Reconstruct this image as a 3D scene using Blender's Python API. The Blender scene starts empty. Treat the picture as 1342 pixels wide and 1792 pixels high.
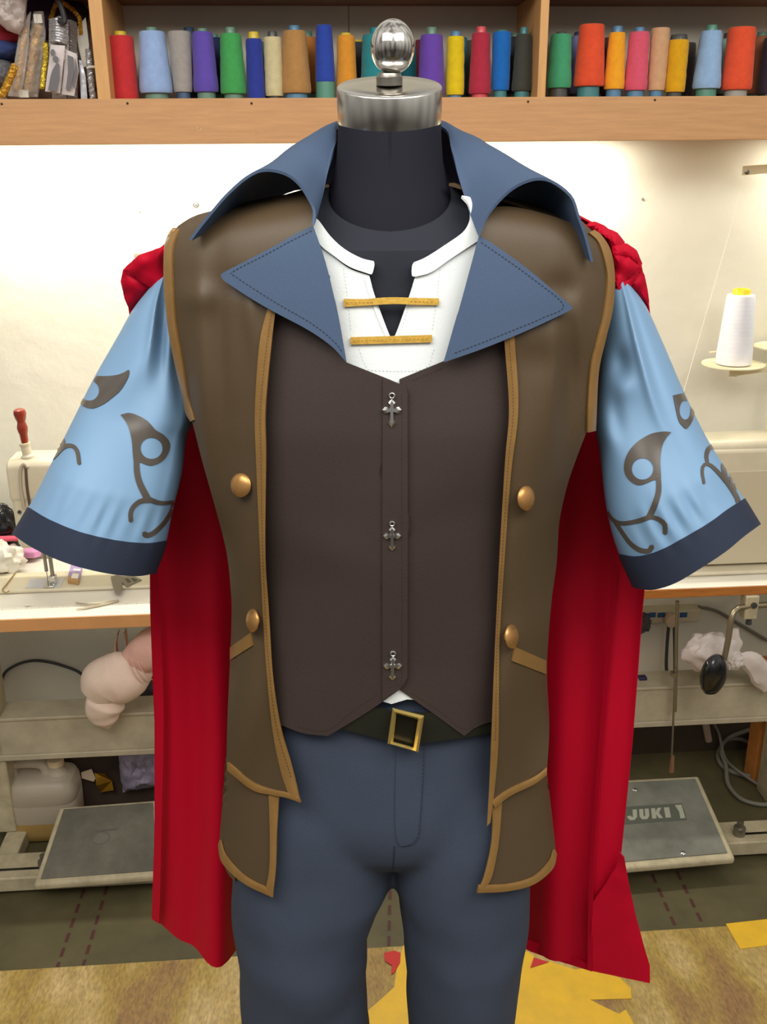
TUBE_E=17; WORLD_E=.95; LAMP_E=34; EXPO=0; COATC=(80, 65, 46)
import bpy, math, random
import numpy as np
from mathutils import Vector, Matrix
from mathutils.geometry import delaunay_2d_cdt
from mathutils.bvhtree import BVHTree
random.seed(7); rng = np.random.default_rng(7)
SC = bpy.context.scene; COL = SC.collection
# ------------------------------------------------------------------ camera
F = 1700.0; CX, CY = 671.0, 896.0; HC = 1.79
PITCH = math.radians(20.0); ROLL = 0.0085
_r = np.array([1., 0, 0]); _f = np.array([0, math.cos(PITCH), -math.sin(PITCH)]); _u = np.array([0, math.sin(PITCH), math.cos(PITCH)])
CR = _r*math.cos(ROLL) - _u*math.sin(ROLL); CU = _u*math.cos(ROLL) + _r*math.sin(ROLL); CF = _f
CC = np.array([0., 0, HC])
cd = bpy.data.cameras.new('camera'); cam = bpy.data.objects.new('camera', cd); COL.objects.link(cam)
m4 = Matrix.Identity(4)
for i in range(3):
    m4[i][0] = CR[i]; m4[i][1] = CU[i]; m4[i][2] = -CF[i]; m4[i][3] = CC[i]
cam.matrix_world = m4
cd.sensor_fit = 'VERTICAL'; cd.sensor_height = 36.0; cd.lens = F/1792*36.0; cd.clip_start = 0.05
SC.camera = cam
def rays(px, py):
    px = np.asarray(px, float); py = np.asarray(py, float)
    return CF + ((px-CX)/F)[..., None]*CR - ((py-CY)/F)[..., None]*CU
def atY(px, py, Y):
    d = rays(px, py); t = np.asarray(Y, float)/d[..., 1]
    return CC + d*t[..., None]
def atZ(px, py, z):
    d = rays(px, py); t = (np.asarray(z, float)-HC)/d[..., 2]
    return CC + d*t[..., None]
def solveX(px, Y, z):
    # X so that (X,Y,z) projects to column px
    k = (px-CX)/F; b = np.array([0, Y, z-HC])
    return (k*(b@CF) - b@CR)/(CR[0]-k*CF[0])
# room frame: origin on the back wall, x along the wall, y into the wall
TH = math.radians(4.0); OW = np.array([0, 2.6, 0.])
EX = np.array([math.cos(TH), math.sin(TH), 0]); EY = np.array([-math.sin(TH), math.cos(TH), 0]); EZ = np.array([0, 0, 1.])
def L2W(p):
    p = np.asarray(p, float)
    return OW + p[..., 0:1]*EX + p[..., 1:2]*EY + p[..., 2:3]*EZ
def W2L(p):
    q = np.asarray(p, float)-OW
    return np.stack([q@EX, q@EY, q[..., 2]], -1)
def RW(px, py, w):          # pixel -> room coords on the plane y=w
    d = rays(px, py); t = (w - (CC-OW)@EY)/(d@EY)
    return W2L(CC + d*np.asarray(t)[..., None])
def RZ(px, py, z):
    return W2L(atZ(px, py, z))
def wpx(px, w, z):          # room u at column px, depth w, height z
    b = OW + w*EY + z*EZ - CC; k = (px-CX)/F
    return (k*(b@CF) - b@CR)/(EX@CR - k*(EX@CF))
# ------------------------------------------------------------------ materials
def lin(c):
    return tuple(((v/255)/12.92 if v/255 <= .04045 else ((v/255+.055)/1.055)**2.4) for v in c)
MATS = {}
def mat(name, rgb, rough=.6, metal=0., noise=.0, nscale=30., bump=0., bscale=400., spec=.4, sheen=0., wave=None, stretch=None, weave=0., transl=0., coat=0., alpha=1., aniso=0., mix2=None, trans=0., ior=1.45):
    if name in MATS: return MATS[name]
    m = bpy.data.materials.new(name); m.use_nodes = True; N = m.node_tree.nodes; Lk = m.node_tree.links
    b = N['Principled BSDF']; c = lin(rgb)
    b.inputs['Base Color'].default_value = (*c, 1); b.inputs['Roughness'].default_value = rough
    b.inputs['Metallic'].default_value = metal; b.inputs['Specular IOR Level'].default_value = spec
    b.inputs['Sheen Weight'].default_value = sheen; b.inputs['Coat Weight'].default_value = coat
    b.inputs['Alpha'].default_value = alpha; b.inputs['Anisotropic'].default_value = aniso
    b.inputs['Transmission Weight'].default_value = trans; b.inputs['IOR'].default_value = ior
    tc = N.new('ShaderNodeTexCoord'); mp = N.new('ShaderNodeMapping'); Lk.new(tc.outputs['Object'], mp.inputs[0])
    if stretch: mp.inputs['Scale'].default_value = stretch
    if noise or mix2:
        n = N.new('ShaderNodeTexNoise'); n.inputs['Scale'].default_value = nscale; n.inputs['Detail'].default_value = 6; n.inputs['Roughness'].default_value = .65
        Lk.new(mp.outputs[0], n.inputs['Vector'])
        mr = N.new('ShaderNodeMapRange'); mr.inputs[1].default_value = .3; mr.inputs[2].default_value = .7
        Lk.new(n.outputs['Fac'], mr.inputs[0])
        mx = N.new('ShaderNodeMix'); mx.data_type = 'RGBA'
        c2 = lin(mix2) if mix2 else tuple(v*(1-noise) for v in c)
        c1 = c if mix2 else tuple(min(1, v*(1+noise*.6)) for v in c)
        mx.inputs[6].default_value = (*c2, 1); mx.inputs[7].default_value = (*c1, 1)
        Lk.new(mr.outputs[0], mx.inputs[0]); Lk.new(mx.outputs[2], b.inputs['Base Color'])
    if bump:
        n2 = N.new('ShaderNodeTexNoise'); n2.inputs['Scale'].default_value = bscale; n2.inputs['Detail'].default_value = 3
        Lk.new(mp.outputs[0], n2.inputs['Vector'])
        bp = N.new('ShaderNodeBump'); bp.inputs['Strength'].default_value = bump; bp.inputs['Distance'].default_value = .002
        Lk.new(n2.outputs['Fac'], bp.inputs['Height']); Lk.new(bp.outputs[0], b.inputs['Normal'])
    if wave:
        w = N.new('ShaderNodeTexWave'); w.wave_type = 'BANDS'; w.bands_direction = 'Z'; w.inputs['Scale'].default_value = wave
        w.inputs['Distortion'].default_value = 5; w.inputs['Detail'].default_value = 2; w.inputs['Detail Scale'].default_value = .6
        Lk.new(mp.outputs[0], w.inputs['Vector'])
        bp = N.new('ShaderNodeBump'); bp.inputs['Strength'].default_value = .14; bp.inputs['Distance'].default_value = .001
        Lk.new(w.outputs['Fac'], bp.inputs['Height']); Lk.new(bp.outputs[0], b.inputs['Normal'])
    if transl:
        out = N['Material Output']; tr = N.new('ShaderNodeBsdfTranslucent'); tr.inputs[0].default_value = (*c, 1)
        ms = N.new('ShaderNodeMixShader'); ms.inputs[0].default_value = transl
        Lk.new(b.outputs[0], ms.inputs[1]); Lk.new(tr.outputs[0], ms.inputs[2]); Lk.new(ms.outputs[0], out.inputs[0])
    MATS[name] = m; return m
def film(name, rgb, fac=.35, rough=.15):
    if name in MATS: return MATS[name]
    m = bpy.data.materials.new(name); m.use_nodes = True; N = m.node_tree.nodes; Lk = m.node_tree.links
    b = N['Principled BSDF']; b.inputs['Base Color'].default_value = (*lin(rgb), 1); b.inputs['Roughness'].default_value = rough
    t = N.new('ShaderNodeBsdfTransparent'); ms = N.new('ShaderNodeMixShader'); ms.inputs[0].default_value = fac
    Lk.new(t.outputs[0], ms.inputs[1]); Lk.new(b.outputs[0], ms.inputs[2]); Lk.new(ms.outputs[0], N['Material Output'].inputs[0])
    MATS[name] = m; return m
# ------------------------------------------------------------------ mesh helpers
class MB:
    def __init__(s): s.v = []; s.f = []
    def add(s, v, f):
        o = len(s.v); s.v += [tuple(map(float, p)) for p in v]; s.f += [tuple(int(i)+o for i in q) for q in f]; return s
    def box(s, x0, x1, y0, y1, z0, z1):
        v = [(x, y, z) for z in (z0, z1) for y in (y0, y1) for x in (x0, x1)]
        return s.add(v, [(0, 2, 3, 1), (4, 5, 7, 6), (0, 1, 5, 4), (2, 6, 7, 3), (0, 4, 6, 2), (1, 3, 7, 5)])
    def hexa(s, bot, top):     # 4 bottom pts ccw, 4 top pts
        return s.add(list(bot)+list(top), [(3, 2, 1, 0), (4, 5, 6, 7), (0, 1, 5, 4), (1, 2, 6, 5), (2, 3, 7, 6), (3, 0, 4, 7)])
    def loft(s, rows, close=True, cap=True):
        n = len(rows[0]); v = [p for r in rows for p in r]; f = []
        for i in range(len(rows)-1):
            for j in range(n if close else n-1):
                k = (j+1) % n; f.append((i*n+j, i*n+k, (i+1)*n+k, (i+1)*n+j))
        if cap and close:
            f.append(tuple(range(n-1, -1, -1))); b = (len(rows)-1)*n; f.append(tuple(b+j for j in range(n)))
        return s.add(v, f)
    def lathe(s, prof, c=(0, 0, 0), ax=(0, 0, 1), n=32, sx=1., sy=1.):
        ax = Vector(ax).normalized(); q = Vector((0, 0, 1)).rotation_difference(ax).to_matrix()
        rows = []
        for (r, h) in prof:
            rows.append([Vector(c)+q@Vector((max(r, 1e-4)*sx*math.cos(2*math.pi*j/n), max(r, 1e-4)*sy*math.sin(2*math.pi*j/n), h)) for j in range(n)])
        return s.loft(rows)
    def tube(s, pts, rad, n=10, smooth=0):
        pts = [Vector(map(float, p)) for p in pts]
        if smooth: pts = [Vector(p) for p in cr(pts, smooth)]
        if not hasattr(rad, '__len__'): rad = [rad]*len(pts)
        elif len(rad) != len(pts): rad = list(np.interp(np.linspace(0, 1, len(pts)), np.linspace(0, 1, len(rad)), rad))
        t0 = (pts[1]-pts[0]).normalized(); nn = t0.orthogonal().normalized(); rows = []
        for i, p in enumerate(pts):
            t = (pts[min(i+1, len(pts)-1)]-pts[max(i-1, 0)]).normalized()
            nn = (nn - t*nn.dot(t)).normalized(); bb = t.cross(nn)
            rows.append([p+(nn*math.cos(2*math.pi*j/n)+bb*math.sin(2*math.pi*j/n))*rad[i] for j in range(n)])
        return s.loft(rows)
    def map(s, fn):
        s.v = [tuple(q) for q in fn(np.array(s.v))]; return s
def cr(pts, n=6):
    P = np.array([list(p) for p in pts], float)
    if len(P) < 3: return [tuple(P[0]+(P[-1]-P[0])*t) for t in np.linspace(0, 1, n+1)]
    Q = np.vstack([2*P[0]-P[1], P, 2*P[-1]-P[-2]]); out = []
    for i in range(1, len(Q)-2):
        for t in np.arange(n)/n:
            a, b, c, d = Q[i-1], Q[i], Q[i+1], Q[i+2]
            out.append(tuple(.5*((2*b)+(c-a)*t+(2*a-5*b+4*c-d)*t*t+(3*b-a-3*c+d)*t**3)))
    out.append(tuple(P[-1])); return out
def resamp(pts, n):
    P = np.array(pts, float); d = np.r_[0, np.cumsum(np.linalg.norm(np.diff(P, axis=0), axis=1))]
    t = np.linspace(0, d[-1], n); return np.stack([np.interp(t, d, P[:, k]) for k in range(P.shape[1])], -1)
def put(name, mb, material, parent=None, smooth=True, bevel=0., solid=0., sub=0, soff=-1., bseg=2, loc=None, rotz=0., wn=False):
    me = bpy.data.meshes.new(name)
    V = np.array(mb.v, float)
    if parent is not None: inv = np.array(parent_mat(parent).inverted())
    else:
        if loc is None: loc = ((V[:, 0].min()+V[:, 0].max())/2, (V[:, 1].min()+V[:, 1].max())/2, V[:, 2].min())
        mw = Matrix.Translation(Vector(loc)) @ Matrix.Rotation(rotz, 4, 'Z'); inv = np.array(mw.inverted())
    V = V @ inv[:3, :3].T + inv[:3, 3]
    me.from_pydata(V.tolist(), [], mb.f); me.validate(); me.update()
    o = bpy.data.objects.new(name, me); COL.objects.link(o)
    me.materials.append(material)
    if smooth:
        me.polygons.foreach_set('use_smooth', [True]*len(me.polygons))
        try: me.set_sharp_from_angle(angle=math.radians(40))
        except Exception: pass
    if parent is not None: o.parent = parent
    else: o.location = loc; o.rotation_euler = (0, 0, rotz)
    if bevel:
        q = o.modifiers.new('bevel', 'BEVEL'); q.width = bevel; q.segments = bseg; q.limit_method = 'ANGLE'; q.angle_limit = math.radians(40)
    if solid:
        q = o.modifiers.new('solid', 'SOLIDIFY'); q.thickness = solid; q.offset = soff
        q = o.modifiers.new('split', 'EDGE_SPLIT'); q.split_angle = math.radians(48)
    if sub:
        q = o.modifiers.new('sub', 'SUBSURF'); q.levels = sub; q.render_levels = sub
    return o
def parent_mat(p):
    m = Matrix.Translation(p.location) @ p.rotation_euler.to_matrix().to_4x4()
    if p.parent: m = parent_mat(p.parent) @ m
    return m
def tag(o, label=None, cat=None, group=None, kind=None):
    if label: o['label'] = label
    if cat: o['category'] = cat
    if group: o['group'] = group
    if kind: o['kind'] = kind
    elif cat: o['kind'] = 'thing'
    return o
def thing(name, loc, label, cat, group=None, rotz=0.):
    o = bpy.data.objects.new(name, None); COL.objects.link(o); o.empty_display_size = .05
    o.location = Vector(tuple(map(float, loc))); o.rotation_euler = (0, 0, rotz); return tag(o, label, cat, group)
def rthing(name, l, label, cat, group=None):     # thing placed in room coordinates
    return thing(name, L2W(np.array(l, float)), label, cat, group, TH)
def rput(name, mb, material, parent=None, **k):
    mb.map(L2W)
    if parent is None: k.setdefault('rotz', TH)
    return put(name, mb, material, parent, **k)
def inpoly(P, poly):
    x, y = P[:, 0], P[:, 1]; c = np.zeros(len(P), bool); n = len(poly)
    for i in range(n):
        x1, y1 = poly[i]; x2, y2 = poly[(i+1) % n]
        if y1 == y2: continue
        k = ((y1 > y) != (y2 > y)) & (x < (x2-x1)*(y-y1)/(y2-y1)+x1); c ^= k
    return c
def trimesh(poly, holes=(), step=8.):
    """2D polygon (+holes) -> points, triangles (dense, for draping)."""
    def dens(pl):
        out = []
        for i in range(len(pl)):
            a = np.array(pl[i], float); b = np.array(pl[(i+1) % len(pl)], float); n = max(1, int(np.linalg.norm(b-a)/step))
            out += [tuple(a+(b-a)*k/n) for k in range(n)]
        return out
    loops = [dens(poly)]+[dens(h) for h in holes]
    pts = []; edges = []
    for l in loops:
        o = len(pts); pts += l; edges += [(o+i, o+(i+1) % len(l)) for i in range(len(l))]
    B = np.array(pts); x0, y0 = B.min(0); x1, y1 = B.max(0)
    g = np.array([(x+(step*.5 if k % 2 else 0), y) for k, y in enumerate(np.arange(y0+step*.5, y1, step*.87)) for x in np.arange(x0+step*.3, x1, step)])
    if len(g):
        k = inpoly(g, loops[0])
        for h in loops[1:]: k &= ~inpoly(g, h)
        g = g[k]
        if len(g):
            d = np.min(np.hypot(g[:, None, 0]-B[None, :, 0], g[:, None, 1]-B[None, :, 1]), axis=1); g = g[d > step*.45]
    allp = [Vector(p) for p in pts]+[Vector(p) for p in g.tolist()]
    r = delaunay_2d_cdt(allp, edges, [], 0, 1e-4)
    V = np.array([tuple(v) for v in r[0]]); T = np.array([f for f in r[2] if len(f) == 3])
    cen = V[T].mean(1); k = inpoly(cen, loops[0])
    for h in loops[1:]: k &= ~inpoly(cen, h)
    T = T[k]
    a = (V[T[:, 1]]-V[T[:, 0]]); b = (V[T[:, 2]]-V[T[:, 0]]); cr_ = a[:, 0]*b[:, 1]-a[:, 1]*b[:, 0]
    T[cr_ > 0] = T[cr_ > 0][:, ::-1]        # pixel y is down: front side towards the camera
    used = np.unique(T); rm = -np.ones(len(V), int); rm[used] = np.arange(len(used))
    return V[used], rm[T]
def panel(outline, surf, holes=(), step=8.):
    V, T = trimesh(outline, holes, step); mb = MB(); mb.add(surf(V[:, 0], V[:, 1]), T); return mb
def ribbon(pts, w0, w1=None, n=24, taper=False):
    """stroke centre line (px) -> outline polygon"""
    P = resamp(cr(pts, 8), n); w1 = w0 if w1 is None else w1
    W = np.linspace(w0, w1, n)/2; T = np.gradient(P, axis=0); T /= np.linalg.norm(T, axis=1)[:, None]
    Nn = np.stack([-T[:, 1], T[:, 0]], -1)
    a = P+Nn*W[:, None]; b = P-Nn*W[:, None]
    e = P[-1]+T[-1]*W[-1]*.8; s = P[0]-T[0]*W[0]*.8
    return [tuple(s)]+[tuple(q) for q in a]+[tuple(e)]+[tuple(q) for q in b[::-1]]
def ell(cx, cy, rx, ry, n=28):
    return [(cx+rx*math.cos(2*math.pi*i/n), cy+ry*math.sin(2*math.pi*i/n)) for i in range(n)]
def dashes(pts, surf, dash=5., gap=3., w=1.3, n=400):
    P = np.array(cr(pts, 10)); d = np.r_[0, np.cumsum(np.linalg.norm(np.diff(P, axis=0), axis=1))]; L = d[-1]; mb = MB()
    def pt(t): return np.array([np.interp(t, d, P[:, 0]), np.interp(t, d, P[:, 1])])
    t = 0.; quad = []
    while t+dash < L:
        a, b = pt(t), pt(t+dash); q = b-a; q = q/np.linalg.norm(q); nn = np.array([-q[1], q[0]])*w/2
        quad.append((a+nn, b+nn, b-nn, a-nn)); t += dash+gap
    Q = np.array(quad).reshape(-1, 2); V = surf(Q[:, 0], Q[:, 1])
    mb.add(V, [(4*i+3, 4*i+2, 4*i+1, 4*i) for i in range(len(quad))]); return mb
from mathutils import noise as mnoise
def blob(c, r, amp=.15, fr=1.5, seed=0, nu=40, nv=26, ridged=False, flat=None):
    mb = MB(); rows = []
    for i in range(nv+1):
        th = math.pi*i/nv; row = []
        for j in range(nu):
            ph = 2*math.pi*j/nu
            d = Vector((math.sin(th)*math.cos(ph), math.sin(th)*math.sin(ph), math.cos(th)))
            q = d*fr+Vector((seed*7.3, seed*3.1, seed*1.7)); s = mnoise.noise(q)+.5*mnoise.noise(q*2.3)
            if ridged: s = (1-2*abs(mnoise.noise(q)))*.6+(.5-abs(mnoise.noise(q*2.1)))*.6-.3
            k = 1+amp*s
            p = [c[0]+d.x*r[0]*k, c[1]+d.y*r[1]*k, c[2]+d.z*r[2]*k]
            if flat is not None: p[2] = max(p[2], flat)
            row.append(p)
        rows.append(row)
    return mb.loft(rows, cap=False)
def prism_r(px, z, h, holes=(), step=1e9):
    """polygon in pixels lying on the plane z (room coords) with thickness h"""
    P = [RZ(x, y, z) for x, y in px]; mb = MB(); n = len(P)
    return mb.add([(p[0], p[1], z) for p in P]+[(p[0], p[1], z+h) for p in P],
                  [tuple(range(n)), tuple(range(2*n-1, n-1, -1))]+[(i, i+n, (i+1) % n+n, (i+1) % n) for i in range(n)])
# ---------- materials of the place
WOOD = mat('shelf_wood', (204, 156, 108), .5, noise=.13, nscale=9, stretch=(1, 4, 14), bump=.15, bscale=60)
WOODD = mat('top_board_wood', (138, 98, 70), .6, noise=.2, nscale=8, stretch=(1, 4, 10))
WOODL = mat('divider_wood', (216, 166, 106), .5, noise=.12, nscale=9, stretch=(8, 8, 1))
VARN = mat('varnished_edge', (172, 108, 50), .35, noise=.3, nscale=14, stretch=(1, 4, 8), coat=.2)
EDGE = mat('plain_edge', (206, 152, 98), .55, noise=.1, nscale=10)
LAM = mat('white_laminate', (226, 222, 208), .35, noise=.05, nscale=8)
BEIGE = mat('machine_enamel', (208, 199, 172), .35, noise=.08, nscale=12, coat=.2)
STEELP = mat('beam_paint', (172, 162, 138), .5, noise=.2, nscale=12)
RAILP = mat('rail_paint', (176, 165, 135), .5, noise=.3, nscale=18)
RUB = mat('tread_rubber', (104, 101, 89), .5, noise=.45, nscale=7, bump=.3, bscale=300)
RUBG = mat('tread_film', (112, 113, 102), .5, noise=.3, nscale=12)
CHROME = mat('chrome', (215, 213, 208), .12, metal=1.)
STEEL = mat('dull_steel', (150, 146, 138), .35, metal=1.)
BLACKP = mat('black_plastic', (14, 14, 16), .2, coat=.5)
GREYC = mat('grey_cable', (112, 110, 98), .5)
DARKC = mat('dark_cable', (60, 60, 62), .5)
WHITEB = mat('white_bag', (226, 215, 208), .4, noise=.08, nscale=18, bump=.4, bscale=40, transl=.2)
INK = mat('printing_ink', (70, 66, 58), .6)
# ---------- setting
def wall_mat():
    m = bpy.data.materials.new('wall_paint'); m.use_nodes = True; N = m.node_tree.nodes; Lk = m.node_tree.links; b = N['Principled BSDF']; b.inputs['Roughness'].default_value = .75
    tc = N.new('ShaderNodeTexCoord'); n1 = N.new('ShaderNodeTexNoise'); n1.inputs['Scale'].default_value = 2.2; n1.inputs['Detail'].default_value = 8
    mp = N.new('ShaderNodeMapRange'); mp.inputs[1].default_value = .35; mp.inputs[2].default_value = .7; mp.inputs[3].default_value = 0; mp.inputs[4].default_value = 1
    mx = N.new('ShaderNodeMix'); mx.data_type = 'RGBA'; mx.inputs[6].default_value = (*lin((212, 207, 188)), 1); mx.inputs[7].default_value = (*lin((224, 220, 204)), 1)
    Lk.new(tc.outputs['Object'], n1.inputs[0]); Lk.new(n1.outputs['Fac'], mp.inputs[0]); Lk.new(mp.outputs[0], mx.inputs[0]); Lk.new(mx.outputs[2], b.inputs['Base Color'])
    n2 = N.new('ShaderNodeTexNoise'); n2.inputs['Scale'].default_value = 14; n2.inputs['Detail'].default_value = 8; bp = N.new('ShaderNodeBump'); bp.inputs['Strength'].default_value = .25; bp.inputs['Distance'].default_value = .01
    Lk.new(tc.outputs['Object'], n2.inputs[0]); Lk.new(n2.outputs['Fac'], bp.inputs['Height']); Lk.new(bp.outputs[0], b.inputs['Normal']); return m
tag(rput('wall_back', MB().box(-2.4, 2.4, 0, .12, 0, 2.9), wall_mat(), smooth=False), 'cream painted back wall', kind='structure')
fl = MB().box(-2.4, 2.4, -3.6, .12, -.06, 0); nfl = len(fl.f)
for seg in (((147, 1556), (97, 1702)), ((188, 1550), (145, 1692)), ((1130, 1505), (1182, 1622)), ((1172, 1500), (1230, 1618)), ((683, 1530), (680, 1668)), ((30, 1468), (92, 1460)), ((25, 1440), (95, 1432))):
    a, b = np.array(seg, float); L = np.linalg.norm(b-a); t = 0
    while t < L:
        q0, q1 = a+(b-a)*t/L, a+(b-a)*min(1, (t+17)/L); A, B = RZ(q0[0], q0[1], .0006), RZ(q1[0], q1[1], .0006); d = B-A; d /= np.linalg.norm(d); nn = np.array([-d[1], d[0], 0])*.0042
        o = len(fl.v); fl.add([A+nn, A-nn, B-nn, B+nn], [(0, 1, 2, 3)]); t += 27
lino = mat('olive_vinyl', (82, 76, 52), .45, noise=.28, nscale=7, bump=.1, bscale=120)
flo = rput('floor', fl, lino, smooth=False); flo.data.materials.append(mat('brown_mark', (70, 38, 34), .6))
for p in flo.data.polygons[nfl:]: p.material_index = 1
tag(flo, 'olive vinyl floor with pairs of brown dashed marks', kind='structure')
def board_mat():
    m = bpy.data.materials.new('worn_board'); m.use_nodes = True; N = m.node_tree.nodes; Lk = m.node_tree.links; b = N['Principled BSDF']; b.inputs['Roughness'].default_value = .5
    tc = N.new('ShaderNodeTexCoord'); mp = N.new('ShaderNodeMapping'); mp.inputs['Scale'].default_value = (3, 1.2, 1); Lk.new(tc.outputs['Object'], mp.inputs[0])
    n1 = N.new('ShaderNodeTexNoise'); n1.inputs['Scale'].default_value = 2.2; n1.inputs['Detail'].default_value = 5; Lk.new(mp.outputs[0], n1.inputs[0])
    cr1 = N.new('ShaderNodeValToRGB'); e = cr1.color_ramp.elements; e[0].position = .36; e[0].color = (*lin((128, 96, 58)), 1); e[1].position = .66; e[1].color = (*lin((176, 152, 104)), 1)
    q = e.new(.5); q.color = (*lin((150, 126, 60)), 1); Lk.new(n1.outputs['Fac'], cr1.inputs[0])
    v = N.new('ShaderNodeTexNoise'); v.inputs['Scale'].default_value = 55; v.inputs['Detail'].default_value = 4; Lk.new(mp.outputs[0], v.inputs[0])
    mr = N.new('ShaderNodeMapRange'); mr.inputs[1].default_value = .3; mr.inputs[2].default_value = .7; mr.inputs[3].default_value = .72; mr.inputs[4].default_value = 1.25; Lk.new(v.outputs['Fac'], mr.inputs[0])
    mx = N.new('ShaderNodeMix'); mx.data_type = 'RGBA'; mx.blend_type = 'MULTIPLY'; mx.inputs[0].default_value = 1; Lk.new(cr1.outputs[0], mx.inputs[6]); Lk.new(mr.outputs[0], mx.inputs[7]); Lk.new(mx.outputs[2], b.inputs['Base Color'])
    bp = N.new('ShaderNodeBump'); bp.inputs['Strength'].default_value = .6; bp.inputs['Distance'].default_value = .004; Lk.new(v.outputs['Fac'], bp.inputs['Height']); Lk.new(bp.outputs[0], b.inputs['Normal']); return m
BZ = .012
tag(rput('floor_board', MB().box(-1.9, 1.9, -2.2, -.765, .0005, BZ), board_mat(), smooth=False), 'worn brown sheet of board laid on the olive floor', 'board')
YEL = mat('yellow_sheet', (216, 172, 40), .4, noise=.12, nscale=14, bump=.35, bscale=24, mix2=(196, 158, 48))
tag(rput('floor_sheet', prism_r([(706, 1655), (740, 1648), (800, 1640), (900, 1660), (926, 1667), (936, 1676), (930, 1692), (962, 1683), (1006, 1697), (1040, 1693), (1085, 1712), (1104, 1730), (1105, 1748), (1032, 1750), (1060, 1764), (1083, 1775), (1095, 1767), (1110, 1795), (1120, 1840), (1090, 1930), (1130, 2060), (600, 2060), (622, 1850), (640, 1772), (668, 1748), (690, 1728), (694, 1694)], BZ+.0003, .0012), YEL, smooth=False), 'large torn yellow plastic sheet on the floor behind the trouser legs', 'floor sheet')
tag(rput('floor_sheet', prism_r([(1270, 1617), (1342, 1609), (1380, 1606), (1384, 1652), (1342, 1655), (1295, 1661), (1283, 1640)], BZ+.0003, .0012), YEL, smooth=False), 'small yellow plastic patch at the right end of the floor board', 'floor sheet')
RED = mat('red_scrap', (176, 40, 40), .6)
tag(rput('fabric_scrap', prism_r([(672, 1668), (690, 1664), (701, 1668), (700, 1685), (690, 1702), (684, 1706), (686, 1690), (674, 1682)], BZ+.002, .001), RED, smooth=False), 'red fabric scrap on the yellow sheet between the trouser legs', 'scrap')
tag(rput('fabric_scrap', prism_r([(934, 1676), (960, 1684), (928, 1694)], BZ+.002, .001), RED, smooth=False), 'red fabric scrap on the yellow sheet beneath the cape hem', 'scrap')
tag(rput('floor_shade_strip', MB().box(-2.4, 2.4, -.014, -.0005, .0005, .10), mat('shade_strip_brown', (66, 56, 42), .7, noise=.2, nscale=12), smooth=False), 'dark brown strip along the foot of the back wall, standing in for dark floor and shadow', kind='structure')  # added strip, its dark colour stands in for floor and shadow below the beams
# ---------- wall shelf
ZS = 1.911; ZT = RW(600, 11, 0)[2]; WF = -.27
sh = rthing('wall_shelf', (0, 0, 1.823), 'long wooden wall shelf with a deep apron, holding thread cones', 'shelf')
ap = MB().box(-2.2, 2.2, WF, WF+.018, 1.8235, 1.9165)
apo = rput('apron', ap, WOOD, sh, bevel=.0015)
rput('shelf_board', MB().box(-2.2, 2.2, WF+.018, -.001, ZS-.018, ZS), WOOD, sh, bevel=.001)
rput('top_board', MB().box(-2.2, 2.2, WF, -.001, ZT, ZT+.02), WOODD, sh, bevel=.001)
rput('divider', MB().box(-.632, -.604, WF+.001, -.001, ZS, ZT), WOODL, sh, bevel=.001)
rput('divider', MB().box(.333, .3515, WF+.001, -.001, ZS, ZT), WOODL, sh, bevel=.001)
rput('back_panel', MB().box(-2.2, -.075, -.006, -.0005, ZS, ZT).box(-.073, 2.2, -.006, -.0005, ZS, ZT), mat('shelf_back', (222, 216, 200), .7, noise=.06, nscale=5), sh, smooth=False)
scr = mat('screw_head', (70, 50, 40), .5, metal=.5)
for x, y in ((3, 182), (223, 181), (440, 181), (924, 178), (1146, 175)):
    p = RW(x, y, WF); rput('screw', MB().lathe([(0, 0), (.0028, 0), (.0022, .0012), (0, .0012)], (p[0], WF, p[2]), (0, -1, 0), 12), scr, apo)
for x, y in ((348, 227), (450, 229)):          # chipped varnish flakes
    p = RW(x, y, WF); mb = MB()
    for k in range(7):
        a = (p[0]+random.uniform(-.012, .012), WF-.0006, p[2]+random.uniform(-.006, .006)); s = random.uniform(.002, .005)
        mb.add([a, (a[0]+s, a[1], a[2]+s*.3), (a[0]+s*.6, a[1]-.001, a[2]+s)], [(0, 1, 2)])
    rput('chipped_flake', mb, mat('flake', (226, 200, 150), .4), apo, smooth=False)
# thread cones
CORES = dict(y=(214, 190, 60), g=(104, 138, 120), b=(88, 132, 164), t=(70, 130, 132), k=(76, 78, 74), e=(88, 144, 124), s=(214, 82, 92), c=(40, 140, 150), n=(70, 90, 120), w=(160, 158, 150))
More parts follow.
